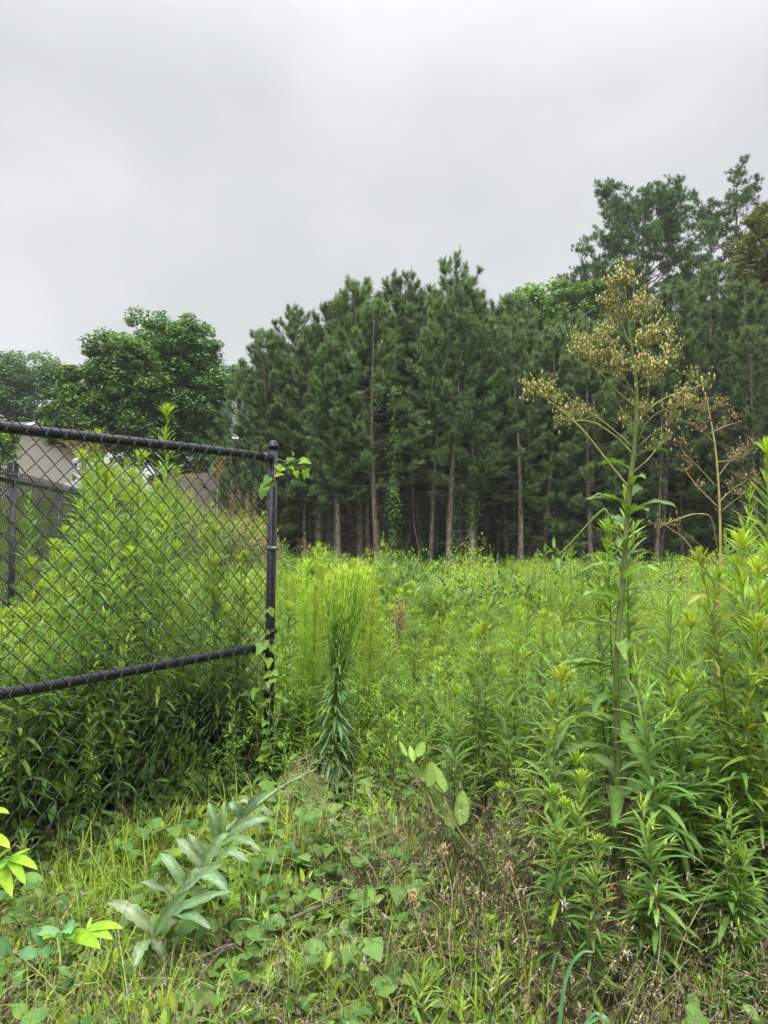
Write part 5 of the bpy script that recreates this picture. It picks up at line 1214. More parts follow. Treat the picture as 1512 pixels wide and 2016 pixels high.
for (b2, t2_, bow, W_) in LS:
    W_ *= .8
    dpx = np.linalg.norm(so_ - 0, axis=1); d0 = np.interp(b2[0], [296, 372, 455, 545], [2.6, 2.72, 2.88, 3.05]) * K_ - .015
    d1 = d0 + rng.uniform(-.14, .05); n = 9; V0 = []; mid = np.array(((b2[0] + t2_[0]) / 2, (b2[1] + t2_[1]) / 2 - abs(bow)))
    for k in range(n + 1):
        t = k / n; px = (1 - t) ** 2 * b2[0] + 2 * t * (1 - t) * mid[0] + t * t * t2_[0]; py = (1 - t) ** 2 * b2[1] + 2 * t * (1 - t) * mid[1] + t * t * t2_[1]
        V0.append(P(px, py, d0 + (d1 - d0) * t - .02 * math.sin(PI * t)))
    V0 = np.array(V0); tg = nrm(np.gradient(V0, axis=0)); vw = nrm(CAMP - V0); up_ = nrm(vw + Z3 * .7 + .25 * sph(rng, 1)); S = nrm(np.cross(tg, up_)); Nn = np.cross(S, tg)
    t = np.linspace(0, 1, n + 1); wd = (W_ * .5 * np.maximum(ovate(t * .97 + .015), .05))[:, None]; c = GG * jit(rng, 1, .1)[0]; W_ = W_ * .78
    V = []; Cc = []; q = []; ph = rng.random() * 6
    cols5 = [(-1, .35), (-.5, .22), (0, 0), (.5, .22), (1, .35)]
    for j, (s_, f_) in enumerate(cols5):
        wv = .30 * abs(s_) ** 2 * np.sin(ph + t * 14 + s_ * 2)[:, None] * W_ * .5
        V.append(V0 + S * wd * s_ * (1 + .14 * abs(s_) * np.sin(t * 29 + ph)[:, None]) + Nn * (wd * f_ + wv)); Cc.append(np.tile(c * (1.35 if j == 2 else 1 - .06 * abs(s_)), (n + 1, 1)))
    for j in range(4):
        for k in range(n): q.append((j * (n + 1) + k, j * (n + 1) + k + 1, (j + 1) * (n + 1) + k + 1, (j + 1) * (n + 1) + k))
    ml.add(np.concatenate(V), q, None, np.concatenate(Cc))
ml.build('leaf', M_waxy, ul, loc=ul_l)
ms, mb = MC(), MC(); root_pt = so_[-8]
for k in range(26):
    c = P(rng.uniform(560, 648), rng.uniform(1492, 1590), rng.uniform(2.6, 2.85)); j = so_[rng.integers(len(so_) - 9, len(so_))]
    ms.tube([j, (j + c) / 2 + Z3 * .012, c], [.0018, .0013, .001], 4, col=(.25, .29, .11), cap=False); spray(ms, mb, rng, c, c, (.045, .045, .035), 18, (.27, .30, .12), .008, .0008)
ms.build('flower_branch', M_stem, ul, loc=ul_l); mb.build('seed_head', M_dry, ul, loc=ul_l)

# bright sapling twigs in the lower left corner
def px_leaf(ml, b, t_, W_, col, bow=10, rib=1.2, upv=(0, -.5, .9), rgn=None):
    n = 8; mid = ((b[0] + t_[0]) / 2, (b[1] + t_[1]) / 2 - bow, (b[2] + t_[2]) / 2); V0 = []
    for k in range(n + 1):
        t = k / n; p = [(1 - t) ** 2 * b[i] + 2 * t * (1 - t) * mid[i] + t * t * t_[i] for i in range(3)]; V0.append(P(*p))
    V0 = np.array(V0); tg = nrm(np.gradient(V0, axis=0)); S = nrm(np.cross(tg, np.array(upv, float) + 1e-3)); Nn = np.cross(S, tg); t = np.linspace(0, 1, n + 1); wd = (W_ * .5 * np.maximum(ovate(t), .03))[:, None]
    V = np.stack([V0 - S * wd + Nn * wd * .3, V0, V0 + S * wd + Nn * wd * .3], 1).reshape(-1, 3); c = np.tile(np.array([col, np.array(col) * rib, col]), (n + 1, 1))
    k = np.arange(n)[:, None] * 3; ml.add(V, np.concatenate([np.concatenate([k, k + 1, k + 4, k + 3], 1), np.concatenate([k + 1, k + 2, k + 5, k + 4], 1)]), None, c)
YG = np.array((.34, .54, .04)); YG2 = np.array((.20, .42, .07)); SG = np.array((.16, .33, .13))
DS = 1.75
b0 = P(-60, 1990, DS); sapA = thing('sapling', 'low sapling twig with pale blue green and yellow green leaves in the lower left corner', 'plant', (b0[0], b0[1], 0))
ms, ml = MC(), MC(); la = (b0[0], b0[1], 0)
tw = pxtube(ms, [(-40, 1905, DS - .05), (20, 1880, DS), (80, 1858, DS), (125, 1842, DS), (175, 1836, DS), (210, 1828, DS)], [.0022, .0012], 6, (.28, .3, .1))
ms.tube([(tw[0][0] - .05, tw[0][1], -.03), (tw[0][0] - .03, tw[0][1], tw[0][2] * .6), tw[0]], [.004, .003, .0022], 6, col=(.2, .2, .08))
for b, t_, W_, c, bw in [((90, 1856), (60, 1828, 1.74), .040, SG, 2), ((75, 1868), (34, 1878, 1.72), .048, SG, -14), ((85, 1862), (92, 1886, 1.7), .042, SG, 0), ((122, 1842), (140, 1838, 1.69), .055, SG * 1.1, 24), ((120, 1845), (62, 1838, 1.75), .035, SG * 1.2, 14),
                         ((128, 1842), (198, 1868, 1.66), .045, YG * .85, 16), ((165, 1836), (222, 1850, 1.7), .034, YG, 12), ((170, 1832), (242, 1828, 1.72), .03, YG, 14), ((172, 1834), (180, 1805, 1.78), .012, YG * .9, 2), ((110, 1848), (85, 1850, 1.7), .03, YG * .8, 8),
                         ((24, 1880), (-12, 1852, 1.7), .05, SG * .9, 6), ((130, 1840), (145, 1850, 1.66), .03, YG2, 6), ((-5, 1895), (22, 1848, 1.76), .05, SG * .8, 10)]:
    px_leaf(ml, (*b, DS), t_, W_ * .8, c * jit(rng, 1, .06)[0], bw)
ms.build('twig', M_stem, sapA, loc=la); ml.build('leaf', M_hero, sapA, loc=la)
b0 = P(-70, 1990, 1.55); DB = 1.55; lb_ = (b0[0], b0[1], 0)
sapB = thing('sapling', 'brighter yellow green sapling leaves hanging in from the left edge above the lower twig', 'plant', lb_); ms, ml = MC(), MC()
tw = pxtube(ms, [(-60, 1760, DB), (-20, 1715, DB), (10, 1690, DB), (24, 1686, DB)], [.003, .0012], 6, (.3, .33, .1)); ms.tube([(tw[0][0] - .04, tw[0][1], -.03), (tw[0][0] - .03, tw[0][1], tw[0][2] * .6), tw[0]], [.004, .0035, .003], 6, col=(.2, .2, .08))
for b, t_, W_, c, bw in [((18, 1690), (74, 1712, 1.5), .026, YG, 12), ((16, 1690), (50, 1742, 1.48), .026, YG * .9, 10), ((-6, 1705), (24, 1766, 1.46), .034, YG * .75, 16), ((-20, 1715), (22, 1672, 1.5), .03, YG * .9, 12), ((-25, 1650), (20, 1670, 1.5), .03, YG, 12), ((20, 1688), (60, 1670, 1.56), .010, YG, 0), ((-20, 1600), (18, 1602, 1.5), .02, YG, 10), ((14, 1690), (2, 1712, 1.47), .022, YG2, 0)]:
    px_leaf(ml, (*b, DB), t_, W_ * .8, c * jit(rng, 1, .06)[0], bw)
pxtube(ms, [(-60, 1700, DB), (-40, 1630, DB), (-15, 1598, DB)], [.0025, .0015], 5, (.3, .33, .1))
pxtube(ms, [(-40, 1640, DB), (-25, 1650, DB)], [.0015, .0012], 5, (.3, .33, .1))
ms.build('twig', M_stem, sapB, loc=lb_); ml.build('leaf', M_hero, sapB, loc=lb_)
# privet like shoot behind the mesh at the left edge
b0 = at(10, 3.1, 0); lc = (b0[0], b0[1], 0); sapC = thing('sapling', 'light green broad leaved shoot at the left edge behind the mesh above the middle rail', 'plant', lc); ms, ml = MC(), MC(); rg = np.random.default_rng(3)
tp = P(15, 1225, 3.1); ms.tube([(b0[0], b0[1], -.05), (b0[0] + .02, b0[1], tp[2] * .5), tp], [.006, .005, .002], 6, col=(.14, .2, .06))
n = 70; u = rg.uniform(.35, 1., n); B = np.outer(1 - u, (b0[0], b0[1], 0)) + np.outer(u, tp); d_ = polar(rg.random(n) * 6.28, R(1) * rg.uniform(-5, 45, n)); off = rg.uniform(0, .12, (n, 1)) * (1.2 - u[:, None])
c = mixc(G_MID, YG * .8, u ** 3) * jit(rg, n, .1); blades(ml, B + d_ * off, d_, rg.uniform(.07, .11, n), .034, .7, 6, ovate, .25, c, None, 1.25, rng=rg, wavy=.05)
ms.build('stem', M_stem, sapC, loc=lc); ml.build('leaf', M_leaf, sapC, loc=lc)

# oval leaved sapling in the middle
rng = np.random.default_rng(65); DP = 2.45; b0 = at(955, DP, 0); lp = (b0[0], b0[1], float(gz(b0[0], DP))); sp_ = thing('sapling', 'leaning sapling with broad oval veined leaves left of the goldenrod stand', 'plant', lp); ms, ml = MC(), MC()
o = pxtube(ms, [(968, 1745, DP), (945, 1690, DP), (918, 1655, DP), (898, 1625, DP), (878, 1585, DP), (874, 1555, DP + .02)], [.0045, .0035, .002], 6, (.3, .27, .13)); ms.tube([(b0[0] + .03, b0[1], -.03), o[0]], [.005, .0045], 6, col=(.2, .17, .09))
o2 = pxtube(ms, [(893, 1618, DP), (860, 1600, DP), (842, 1560, DP + .03), (815, 1520, DP + .05), (790, 1478, DP + .08)], [.0025, .0012], 6, (.3, .24, .12))
for b, t_, W_, c, bw in [((874, 1562), (844, 1518, 2.72), .048, 1, 2), ((876, 1560), (850, 1500, 2.8), .04, 1.1, 2), ((893, 1635), (858, 1555, 2.7), .05, .85, -4), ((905, 1625), (912, 1555, 2.7), .055, 1, 0), ((900, 1622), (925, 1570, 2.72), .04, .9, 0),
                         ((912, 1650), (892, 1600, 2.68), .045, .8, 0), ((932, 1685), (895, 1665, 2.7), .05, .8, 10), ((945, 1700), (972, 1670, 2.7), .035, .7, 0), ((820, 1490), (835, 1460, 2.8), .035, 1.3, 0), ((812, 1500), (808, 1468, 2.8), .028, 1.8, 0), ((800, 1490), (786, 1458, 2.82), .02, 1.4, 0),
                         ((842, 1550), (848, 1500, 2.78), .045, 1, 0), ((835, 1540), (800, 1500, 2.8), .04, .9, 4), ((860, 1600), (852, 1560, 2.74), .03, .9, 0), ((958, 1720), (985, 1680, 2.7), .05, .7, 2), ((962, 1735), (930, 1712, 2.65), .05, .75, 8)]:
    px_leaf(ml, (*b, DP), t_, W_, np.array((.18, .27, .06)) * c, bw, 1.35, upv=(.1, -.9, .5))
ms.build('stem', M_stem, sp_, loc=lp); ml.build('leaf', M_hero, sp_, loc=lp)

# climbing vine on the end post
rng = np.random.default_rng(66)
vt = thing('climbing_vine', 'vine with bright lobed leaves climbing the lower part of the fence end post', 'vine', (FB[0], FB[1], 0)); ms, ml = MC(), MC(); vl = (FB[0], FB[1], 0)
D3 = 3.6
o1 = pxtube(ms, [(522, 1600, D3), (512, 1500, D3), (505, 1430, D3), (510, 1360, D3 - .03), (508, 1300, D3 - .03), (506, 1270, D3 - .04), (518, 1215, D3 - .02), (532, 1195, D3)], [.0028, .0018], 5, (.36, .32, .15))
o2 = pxtube(ms, [(545, 1600, D3), (535, 1520, D3), (542, 1440, D3 - .03), (530, 1380, D3), (546, 1330, D3), (540, 1260, D3)], [.0025, .0014], 5, (.3, .28, .12))
ms.tube([(o1[0][0], o1[0][1], -.03), o1[0]], .003, 5, col=(.3, .25, .12)); ms.tube([(o2[0][0], o2[0][1], -.03), o2[0]], .003, 5, col=(.3, .25, .12))
o3 = pxtube(ms, [(522, 1413, D3), (545, 1414, D3 - .06), (575, 1418, D3 - .08)], .0012, 4, (.3, .2, .12)); pxtube(ms, [(506, 1270, D3), (488, 1285, D3 - .04), (470, 1298, D3 - .05)], .0012, 4, (.36, .32, .15))
al = np.concatenate([o1, o2]); n = 46; i_ = rng.integers(0, len(al), n); pp = al[i_] + sph(rng, n) * (.055, .03, .03); pp[:, 1] -= .03
for a, b in zip(al[i_], pp): ms.tube([a, (a + b) / 2 + Z3 * .008, b], .0009, 3, col=(.3, .3, .12), cap=False)
dd_ = nrm(np.stack([rng.normal(0, .6, n), rng.uniform(-.6, -.1, n), rng.normal(-.35, .4, n)], 1)); c = mixc(G_MID * 1.1, YG * .75, rng.random(n) ** 1.5) * jit(rng, n, .12)
flats(ml, pp, dd_, rng.uniform(.025, .062, n), IVY, up=nrm(np.stack([rng.normal(0, .3, n), -.6 + rng.normal(0, .3, n), .8 + 0 * pp[:, 0]], 1)), col=c, rng=rng, cup=.3, droop=.5)
ms.build('stem', M_stem, vt, loc=vl); ml.build('leaf', M_leaf, vt, loc=vl)
vt = thing('climbing_vine', 'small yellow leaved vine tip sticking out right from the top of the end post', 'vine', (FB[0], FB[1], 0)); ms, ml = MC(), MC()
o1 = pxtube(ms, [(544, 970, D3), (541, 940, D3 - .02), (541, 928, D3), (556, 924, D3 - .03), (570, 920, D3 - .04), (588, 923, D3 - .03), (604, 917, D3 - .02)], [.002, .001], 5, (.42, .28, .16))
o2 = pxtube(ms, [(541, 935, D3 - .02), (543, 905, D3 - .03), (560, 908, D3 - .04), (575, 906, D3 - .05), (608, 910, D3 - .03)], [.0015, .0009], 5, (.3, .35, .12)); o3 = pxtube(ms, [(575, 908, D3 - .04), (577, 895, D3 - .04)], .001, 4, (.35, .38, .15)); o4 = pxtube(ms, [(541, 942, D3), (528, 952, D3), (520, 970, D3)], .001, 4, (.3, .35, .12))
for (px, py, L_, c, dx, dz) in [(546, 916, .04, YG * .8, .3, -.5), (566, 910, .045, G_MID * 1.4, .4, .3), (592, 909, .055, YG * .8, 1, 0), (583, 928, .035, YG, .2, -1), (600, 925, .045, YG, .5, -.8), (601, 930, .035, YG, -.1, -1), (560, 923, .03, YG * .9, -.6, -.2), (530, 940, .05, G_MID * 1.3, -.5, -.7), (524, 955, .055, G_MID * 1.4, -.4, -.8), (519, 965, .05, G_MID * 1.2, -.3, -1), (544, 935, .04, LIME * 1.1, .6, .1), (535, 950, .03, G_MID, .1, -1), (577, 895, .016, YG * .8, 0, 1), (572, 918, .03, YG * .9, .5, -.5)]:
    flats(ml, [P(px, py, D3 - .04)], nrm(np.array((dx, -.25, dz)))[None], L_, IVY if L_ < .05 else HEART, up=np.array((.1, -.7, .7))[None], col=c, rng=rng, cup=.3, droop=.5)
ms.build('stem', M_stem, vt, loc=vl); ml.build('leaf', M_leaf, vt, loc=vl)

# ivy on a few pine trunks
for (px, d, h0, h1_, lb) in [(772, 28.0, 0, 7.2, 'slim pine trunk clad in ivy left of the middle of the wood'), (888, 29, 0, 3.6, 'pine trunk with low ivy in the middle of the wood'), (926, 28.8, 0, 4.0, 'pine trunk with a ragged ivy skirt just right of the other low ivy')]:
    b = at(px, d, 0); z = float(gz(b[0], d)); lo = (b[0], d, z); rg = np.random.default_rng(int(px)); t = thing('ivy_covered_pine', lb.replace('ivy', 'thin pine clad in ivy') if False else lb, 'tree', lo)
    a, bb = MC(), MC(); tzz = np.linspace(0, 1, 8); pts = np.stack([.06 * np.sin(tzz * 4), .05 * np.cos(tzz * 3), tzz * 7.4 - .2], 1) + lo; a.tube(pts, .10 * (1 - .5 * tzz), 8)
    n = int(330 * (h1_ - h0)); h = h0 + (h1_ - h0) * rg.random(n) ** 1.1; az = rg.random(n) * 6.28; rr_ = .10 + .16 * rg.random(n) * (1 + .7 * np.sin(h * 3))
    p = np.stack([lo[0] + rr_ * np.cos(az), d + rr_ * np.sin(az), z + h], 1); c = mixc(G_DARK, G_MID * .9, rg.random(n)) * jit(rg, n, .12)
    flats(bb, p, nrm(np.stack([np.cos(az) * .6, np.sin(az) * .6, -.6 + 0 * az], 1) + .4 * sph(rg, n)), rg.uniform(.06, .13, n), HEART, up=np.stack([np.cos(az), np.sin(az), .6 + 0 * az], 1), col=c)
    a.build('trunk', M_bark, t, loc=lo); bb.build('ivy', M_tree, t, loc=lo, smooth=False)
# pines whose trunks show best at the front of the wood
for k, (px, d, ty, pi_, wd_, lb) in enumerate([(745, 28.2, 600, 1, 1.3, 'pine with a thick straight pale trunk at the front of the wood'), (724, 29.5, 620, 0, .95, 'pine with a thinner trunk close behind the left of the thick pale one'),
        (848, 29.2, 590, 1, .95, 'pine with a thin straight trunk just right of the curved whitish one'), (884, 28.5, 600, 0, 1.1, 'pine with a pale trunk standing alone in the middle of the wood'), (899, 29.8, 600, 1, .8, 'pine with a very thin trunk close beside the pale middle one'),
        (928, 28.6, 560, 1, 1.25, 'pine with a reddish trunk in the middle of the wood right of the thin pair'), (1024, 29.5, 640, 0, 1.1, 'pine with dead whorled limbs left of the tall dried weed head'), (665, 28.4, 660, 0, 1.15, 'pine with a stout trunk at the left of the wood near the fence end'),
        (600, 30, 650, 1, .9, 'pine with a grey trunk left of the stout one near the fence end'), (1165, 30, 650, 3, 1.1, 'pine with a straight grey trunk behind the bent stalk'), (1290, 30, 640, 1, 1, 'pine with a grey trunk right of the tall stalk before the brown bank'),
        (1345, 31, 640, 5, .95, 'pine with its trunk standing before the brown earth bank')]):
    b = at(px, d, 0); z = float(gz(b[0], d)) - .05; put(pine_protos, pi_, (b[0], d, z), P(px, ty, d)[2] - z - .3, 13, wd_, lb, None, k * 3 + 1)
b = at(828, 29, 0); z = float(gz(b[0], 29)); lo = (b[0], 29, z); rg = np.random.default_rng(5); t = thing('dead_sapling', 'thin curved whitish bare trunk left of the middle of the wood', 'tree', lo); a = MC(); tzz = np.linspace(0, 1, 14)
a.tube(np.stack([-.9 * np.sin(tzz * 2.4) * .6 * tzz + .06 * np.sin(tzz * 11), .1 * np.sin(tzz * 3), tzz * 4.8 - .2], 1) + lo, .05 * (1 - .7 * tzz), 8); a.build('trunk', M_twig, t, loc=lo)
# bare dead limbs reaching out of the front pines
# fallen stick
rng = np.random.default_rng(67); ms = MC(); ls = P(480, 1865, 2.45)
o = pxtube(ms, [(378, 1895, 2.2), (410, 1880, 2.22), (440, 1865, 2.23), (500, 1850, 2.28), (560, 1815, 2.34), (620, 1788, 2.42), (660, 1770, 2.5), (700, 1758, 2.58)], [.0055, .006, .0055, .0035], 8, (.2, .16, .12))
pxtube(ms, [(445, 1865, 2.23), (425, 1885, 2.2), (400, 1915, 2.15), (385, 1950, 2.1)], [.004, .0025], 6, (.2, .16, .12)); pxtube(ms, [(600, 1797, 2.39), (585, 1775, 2.4), (578, 1755, 2.42)], [.0025, .001], 5, (.2, .16, .12))
tag(ms.build('fallen_branch', M_twig, loc=tuple(ls)), 'thin bare brown branch lying diagonally across the low weeds in front of the soil mound', 'branch')
# arching light grass blades near the bottom right
ml = MC(); lg = at(1100, 1.72, 0)
for (pts, W_) in [([(1100, 2040, 1.72), (1108, 1960, 1.72), (1122, 1905, 1.72), (1145, 1875, 1.71), (1168, 1874, 1.70)], .0095), ([(1140, 2040, 1.72), (1160, 2005, 1.71), (1178, 1995, 1.70), (1195, 2025, 1.69)], .008), ([(1120, 2045, 1.72), (1150, 2020, 1.71), (1190, 2000, 1.70), (1200, 2030, 1.69)], .009)]:
    t_ = MC(); c_ = pxtube(t_, pts, .001, 4, sub=5); n = len(c_); tg = nrm(np.gradient(c_, axis=0)); S = nrm(np.cross(tg, nrm(CAMP - c_) + Z3 * .5)); t = np.linspace(0, 1, n); wd = (W_ * np.clip(1.05 - t, 0, 1) ** .4)[:, None]
    V = np.stack([c_ - S * wd * .5, c_ - np.cross(S, tg) * wd * .15, c_ + S * wd * .5], 1).reshape(-1, 3); k = np.arange(n - 1)[:, None] * 3; ml.add(V, np.concatenate([np.concatenate([k, k + 1, k + 4, k + 3], 1), np.concatenate([k + 1, k + 2, k + 5, k + 4], 1)]), None, (.14, .30, .12))
tag(ml.build('grass_tuft', M_waxy, loc=(lg[0], lg[1], 0)), 'bluish green arching grass blades at the bottom edge right of the middle', 'grass')

# thin black pipe lying along the foot of the fence
pa_, pb_ = P(-60, 1935, 2.33), P(285, 1762, 2.86); pa_[2] = .03; pb_[2] = .025; ms = MC(); k = np.linspace(0, 1, 40)[:, None]; pl = pa_ + (pb_ - pa_) * k + np.concatenate([0 * k, .01 * np.sin(k * 6), .006 * np.sin(k * 9)], 1)
ms.tube(pl, .021, 12); tag(ms.build('drain_pipe', M_vinyl, loc=tuple(pa_)), 'black plastic pipe half hidden in the grass along the foot of the fence', 'pipe')
# broken pale stem behind the mesh
DQ = 3.2; b0 = P(100, 1690, DQ); t = thing('broken_stem', 'pale broken stem with two whitish drooping leaves behind the mesh at the lower left', 'plant', (b0[0], b0[1], 0)); a, b = MC(), MC()
o = pxtube(a, [(96, 1690, DQ), (88, 1635, DQ), (72, 1590, DQ), (54, 1550, DQ)], [.006, .004], 7, (.42, .5, .34)); a.tube([(b0[0], b0[1], -.04), b0], .006, 7, col=(.35, .4, .25)); pxtube(a, [(85, 1620, DQ), (96, 1650, DQ), (103, 1680, DQ)], [.003, .002], 5, (.42, .5, .34))
px_leaf(b, (98, 1638, DQ), (136, 1646, DQ - .05), .022, np.array((.45, .52, .42)), 6); px_leaf(b, (98, 1662, DQ), (140, 1668, DQ - .05), .022, np.array((.45, .52, .42)), 8); px_leaf(b, (56, 1552, DQ), (38, 1530, DQ), .03, np.array((.16, .3, .14)), 4)
a.build('stem', M_stem, t, loc=(b0[0], b0[1], 0)); b.build('leaf', M_waxy, t, loc=(b0[0], b0[1], 0))
# long dry stalks standing in the foreground
rng = np.random.default_rng(68)
for k, pts in enumerate([[(1068, 2040, 2.0), (1060, 1950, 2.02), (1040, 1850, 2.05), (1020, 1770, 2.1), (1003, 1718, 2.15)], [(762, 1800, 2.5), (745, 1740, 2.52), (728, 1700, 2.55), (690, 1668, 2.6)], [(700, 1760, 2.6), (728, 1715, 2.62), (733, 1640, 2.65), (732, 1570, 2.7)],
        [(770, 1830, 2.4), (772, 1790, 2.42), (778, 1720, 2.45), (756, 1690, 2.5)], [(858, 2000, 2.0), (862, 1930, 2.02), (850, 1870, 2.05), (822, 1810, 2.1), (812, 1770, 2.12)], [(505, 1850, 2.4), (520, 1760, 2.45), (538, 1690, 2.5), (540, 1664, 2.52)],
        [(560, 1760, 2.6), (572, 1700, 2.62), (580, 1640, 2.66), (568, 1570, 2.7)], [(895, 1960, 2.05), (884, 1860, 2.1), (890, 1760, 2.15), (872, 1680, 2.2)], [(1350, 1980, 2.0), (1330, 1900, 2.0), (1370, 1800, 2.05), (1440, 1690, 2.1)], [(1180, 1990, 2.0), (1165, 1900, 2.02), (1120, 1820, 2.08), (1085, 1770, 2.1)],
        [(1250, 2010, 1.95), (1290, 1920, 1.97), (1300, 1830, 2.0), (1288, 1760, 2.04)], [(140, 2010, 2.0), (100, 1940, 2.02), (60, 1900, 2.05), (10, 1860, 2.1)]]):
    b0 = P(*pts[0]); z = float(gz(b0[0], b0[1])); t = thing('dry_stalk', 'x', 'stalk', (b0[0], b0[1], z)); a, b = MC(), MC()
    o = pxtube(a, pts, [.0022, .0012], 5, np.array((.44, .37, .20)) * rng.uniform(.8, 1.15)); a.tube([(b0[0], b0[1] - .01, z - .03), b0], .0024, 5, col=(.36, .3, .17))
    m = 14; e = o[-1] + sph(rng, m) * .012; buds(b, rng, e, .012, [(.40, .32, .16), (.46, .38, .2), (.5, .4, .2), (.3, .2, .1), (.6, .5, .35)])
    if k in (0, 4, 7): 
        e = o[-1] + sph(rng, 60) * (.012, .012, .018); buds(b, rng, e, .014, [(.40, .32, .16), (.46, .38, .2), (.5, .4, .2), (.3, .2, .1), (.6, .5, .35)])
    a.build('stem', M_dry, t, loc=(b0[0], b0[1], z)); b.build('seed_head', M_dry, t, loc=(b0[0], b0[1], z))
    t['label'] = ['long tan dry stalk with a round tan head left of the arching grass blades', 'short bent tan straw left of the oval leaved sapling', 'upright thin tan straw rising from the vines in the middle', 'kinked tan straw right of the soil mound',
                  'tan stalk with a small round head right of the soil mound near the bottom', 'pinkish tan straw standing beside the leaning fallen lettuce', 'thin straw standing right of the fallen lettuce flower head', 'tan stalk with a fluffy head under the oval leaved sapling',
                  'tan stalk leaning right at the bottom right', 'curved tan stalk right of the arching grass blades', 'dry stalk bending left below the tall lettuce stem', 'dry stalk leaning left in the bottom left corner'][k]

# ------------------------------------------------------------------ foreground ground cover (uncountable)
rng = np.random.default_rng(90)
def mk_vine(n, tm, c0, c1, sz, rad=.16, hh=.14):
    def f(a, b):
        x = r_.normal(0, rad, (n, 2)); z = hh * np.exp(-(x ** 2).sum(1) / (2 * rad ** 2)) * r_.uniform(.3, 1.2, n) + .01; p = np.concatenate([x, z[:, None]], 1); az = r_.random(n) * 6.28
        c = mixc(c0, c1, r_.random(n)) * jit(r_, n, .13); flats(b, p, polar(az, R(1) * r_.uniform(-35, 25, n)), sz * r_.uniform(.5, 1.2, n), tm, up=nrm(Z3 + .45 * sph(r_, n)), col=c, rng=r_, cup=.3, droop=.4)
        for k in range(10):
            p0 = np.array((*r_.normal(0, rad * .7, 2), .01)); q = p0 + np.array((*r_.normal(0, rad, 2), hh * r_.uniform(.3, 1.1))); a.tube([p0, (p0 + q) / 2 + Z3 * .04, q], .0012, 4, col=(.25, .25, .1), cap=False)
    return f
def mk_deadstems(n, Hh, c0, c1, spread=.1, fl=True):
    def f(a, b):
        for k in range(n):
            x = r_.normal(0, spread, 2); d = polar(r_.random() * 6.28, R(r_.uniform(55, 88))); H_ = Hh * r_.uniform(.4, 1.1); p = np.array((*x, -.02)); bp_ = [p]
            for s_ in range(4): d = nrm(d + sph(r_, 1)[0] * .16); p = p + d * H_ / 4; bp_.append(p)
            c = c0 * (1 - r_.random()) + c1 * r_.random(); a.tube(bp_, np.linspace(.0016, .0007, 5), 3, col=c, cap=False)
            for j in range(r_.integers(1, 5)):
                q = bp_[r_.integers(2, 5)]; e = q + nrm(d + sph(r_, 1)[0] * .8) * r_.uniform(.02, .08); a.tube([q, e], .0007, 3, col=c, cap=False)
                if fl:
                    m = r_.integers(2, 6); blades(b, np.repeat(e[None], m, 0), nrm(sph(r_, m) - Z3 * .3), r_.uniform(.008, .02, m), .0034, .2, 2, lance, .3, (np.array((.27, .225, .13)) if r_.random() < .94 else WHITE * .55) * jit(r_, m, .2))
    return f
def mk_straw(n, L0, c0, c1):
    def f(a, b):
        for k in range(n):
            p = np.array((*r_.normal(0, .13, 2), r_.uniform(.0, .06))); d = polar(r_.random() * 6.28, R(r_.uniform(-12, 45))); L_ = L0 * r_.uniform(.3, 1.2); c = c0 + (c1 - c0) * r_.random()
            a.tube([p, p + d * L_ * .5 + sph(r_, 1)[0] * .012, p + d * L_ + sph(r_, 1)[0] * .02 - Z3 * .02], [.0014, .0011, .0006], 3, col=c, cap=False)
    return f
TN0, TN1 = np.array((.20, .165, .09)), np.array((.44, .38, .22))
BR0, BR1 = np.array((.085, .07, .045)), np.array((.27, .23, .15))
gc = [proto('cover', mk_vine(70, HEART, G_MID * .8, G_MID * 1.4, .05), M_stem, M_leaf), proto('cover', mk_vine(60, IVY, G_MID * .9, np.array((.24, .36, .08)), .055), M_stem, M_leaf), proto('cover', mk_vine(80, OVAL, G_DARK * 1.3, G_MID * 1.2, .06, .14, .2), M_stem, M_leaf),
      proto('cover', mk_grass(60, .26, .06, G_MID, LIME * .9, .006, (35, 85), 1.2), M_stem, M_leaf), proto('cover', mk_grass(40, .34, .05, G_MID * 1.1, LIME, .008, (45, 85), 1.3), M_stem, M_leaf),
      proto('cover', mk_deadstems(26, .34, BR0, TN1, .09), M_stem, M_dry), proto('cover', mk_deadstems(34, .24, BR0, BR1, .11), M_stem, M_dry), proto('cover', mk_straw(70, .28, TN0, TN1 * 1.1), M_dry, M_dry),
      proto('cover', lambda a, b: bush_into(a, b, r_, .13, .2, 240, .045, G_MID * .8, LIME * .9, 8, .35), M_stem, M_leaf), proto('cover', mk_rods(.34, 5, .07, .06, bare=.05), M_stem, M_leaf),
      proto('cover', mk_deadstems(30, .5, BR0 * .8, TN0, .1), M_stem, M_dry), proto('cover', mk_vine(36, HEART, G_MID * .9, np.array((.22, .34, .07)), .055, .17, .22), M_stem, M_leaf)]
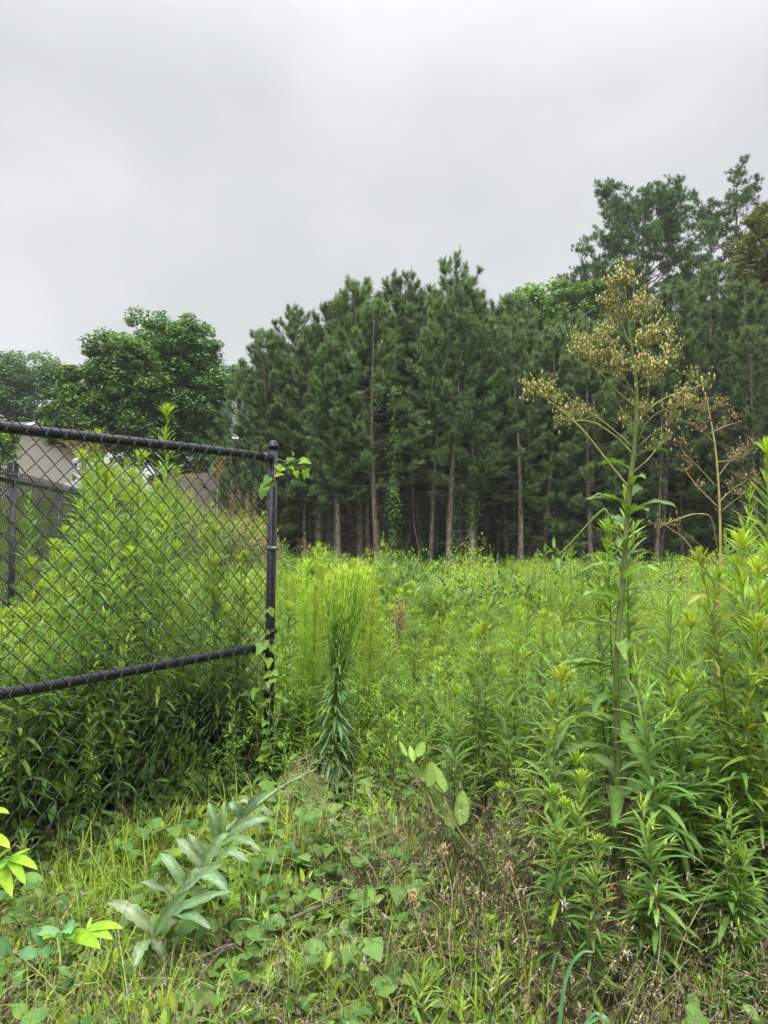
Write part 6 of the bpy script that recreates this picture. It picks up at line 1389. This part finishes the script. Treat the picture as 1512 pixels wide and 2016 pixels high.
def cover(name, n, region, idxs, w, s0, s1, label, cat, dz=0.):
    """region: list of photo polygons rows (px range, distance range) weighted by area"""
    X_, Y_ = [], []
    for (px0, px1, d0, d1, wt) in region:
        m = int(n * wt); d = np.sqrt(rng.uniform(d0 ** 2, d1 ** 2, m)); px = rng.uniform(px0, px1, m); X_.append((px - CX) / FPX * d); Y_.append(d)
    x, y = np.concatenate(X_), np.concatenate(Y_); m = len(x)
    idx = rng.choice(idxs, m, p=np.array(w) / sum(w))
    clear = (((x - mx_ + .02) / .23) ** 2 + ((y - my_ + .14) / .36) ** 2 < 1) & (rng.random(m) < .82)
    pxx = CX + x / y * FPX
    clear |= (pxx > 170) & (pxx < 470) & (y > 1.9) & (y < 2.45) & (rng.random(m) < .72)
    clear |= (pxx > 600) & (pxx < 705) & (y > 3.1) & (y < 3.95)
    x, y, idx = x[~clear], y[~clear], idx[~clear]; m = len(x)
    scatter(name, gc, np.stack([x, y, gz(x, y) + dz], 1), idx, np.stack([rng.normal(0, .12, m), rng.normal(0, .12, m), rng.uniform(0, 6.28, m)], 1), rng.uniform(s0, s1, m), label=label, cat=cat)
cover('ground_vines', 1080, [(500, 1000, 2.5, 4.4, .40), (450, 1000, 2.0, 2.7, .18), (300, 800, 2.3, 3.0, .12), (-100, 520, 2.9, 4.2, .2), (560, 1000, 4.0, 5.6, .13)], [0, 1, 2, 11, 8], [4, 4, 3, 3, 1], .7, 1.25, 'tangle of low heart leaved vines covering the ground before the field', 'vines')
cover('green_grass', 860, [(100, 620, 2.35, 3.5, .34), (-100, 560, 2.9, 4.2, .14), (0, 1500, 1.75, 2.4, .30), (600, 1500, 2.2, 3.0, .22)], [3, 4], [3, 2], .6, 1.15, 'green grass blades growing along the foot of the fence', 'grass')
cover('dead_grass', 640, [(-50, 1560, 1.7, 2.4, .5), (700, 1560, 2.2, 2.9, .28), (600, 800, 2.3, 3.0, .1), (1000, 1560, 2.4, 3.2, .12)], [7, 6, 5], [5, 3, 3], .6, 1.1, 'tan and brown dead grass and stalks in the near foreground', 'dead grass')
cover('dead_stalks', 150, [(900, 1600, 1.95, 2.75, .8), (750, 1600, 2.5, 3.4, .2)], [5, 10, 6], [3, 4, 3], .8, 1.3, 'thick brown dried stalks with papery bracts under the right stand of goldenrods', 'dead stalks')
cover('low_weeds', 560, [(-50, 1560, 1.75, 2.6, .28), (850, 1600, 1.9, 2.9, .22), (500, 1560, 2.4, 3.4, .3), (-100, 560, 2.8, 4.4, .22), (560, 1200, 3.2, 5.4, .2)], [8, 9, 1, 2, 11, 0], [2.5, 1.6, 2, 2, 2, 2], .6, 1.2, 'small leafy weeds between the dead grass of the foreground', 'weeds')
cover('side_cover', 620, [(1560, 2300, 1.8, 3.6, .5), (-900, -50, 1.8, 3.2, .5)], [3, 4, 7, 8, 1, 6], [2, 2, 2, 2, 2, 1], .7, 1.3, 'rough grass and low weeds beside the path of the viewer', 'grass')
# weeds under the tall stand and behind the fence so that no bare soil shows
x, y, px = field_pts(620, 3.6, 6.5, 520, 1750); n = len(x)
mk = ~((px > 575) & (px < 735) & (y < 4.3)); x, y, px = x[mk], y[mk], px[mk]; n = len(x)
scatter('field_edge_weeds', mass, np.stack([x, y, gz(x, y) - .02], 1), rng.choice([0, 1, 5, 7, 2, 6], n, p=[.25, .25, .15, .15, .1, .1]), np.stack([0 * x, 0 * x, rng.uniform(0, 6.28, n)], 1), rng.uniform(.5, .85, n), label='knee high green weeds at the near edge of the field', cat='weeds')
x, y, px = field_pts(560, 3.0, 7.5, -300, 560); mk = (behind_fence_line(x, y) > .3) & (((x - q1[0]) * n2[0] + (y - q1[1]) * n2[1]) > .3); x, y = x[mk], y[mk]; n = len(x)
scatter('fence_weeds', mass, np.stack([x, y, gz(x, y) - .02], 1), rng.choice([7, 2, 0, 8], n, p=[.25, .3, .3, .15]), np.stack([0 * x, 0 * x, rng.uniform(0, 6.28, n)], 1), rng.uniform(.7, 1.3, n), label='dark leafy undergrowth low behind the foreground fence', cat='weeds')
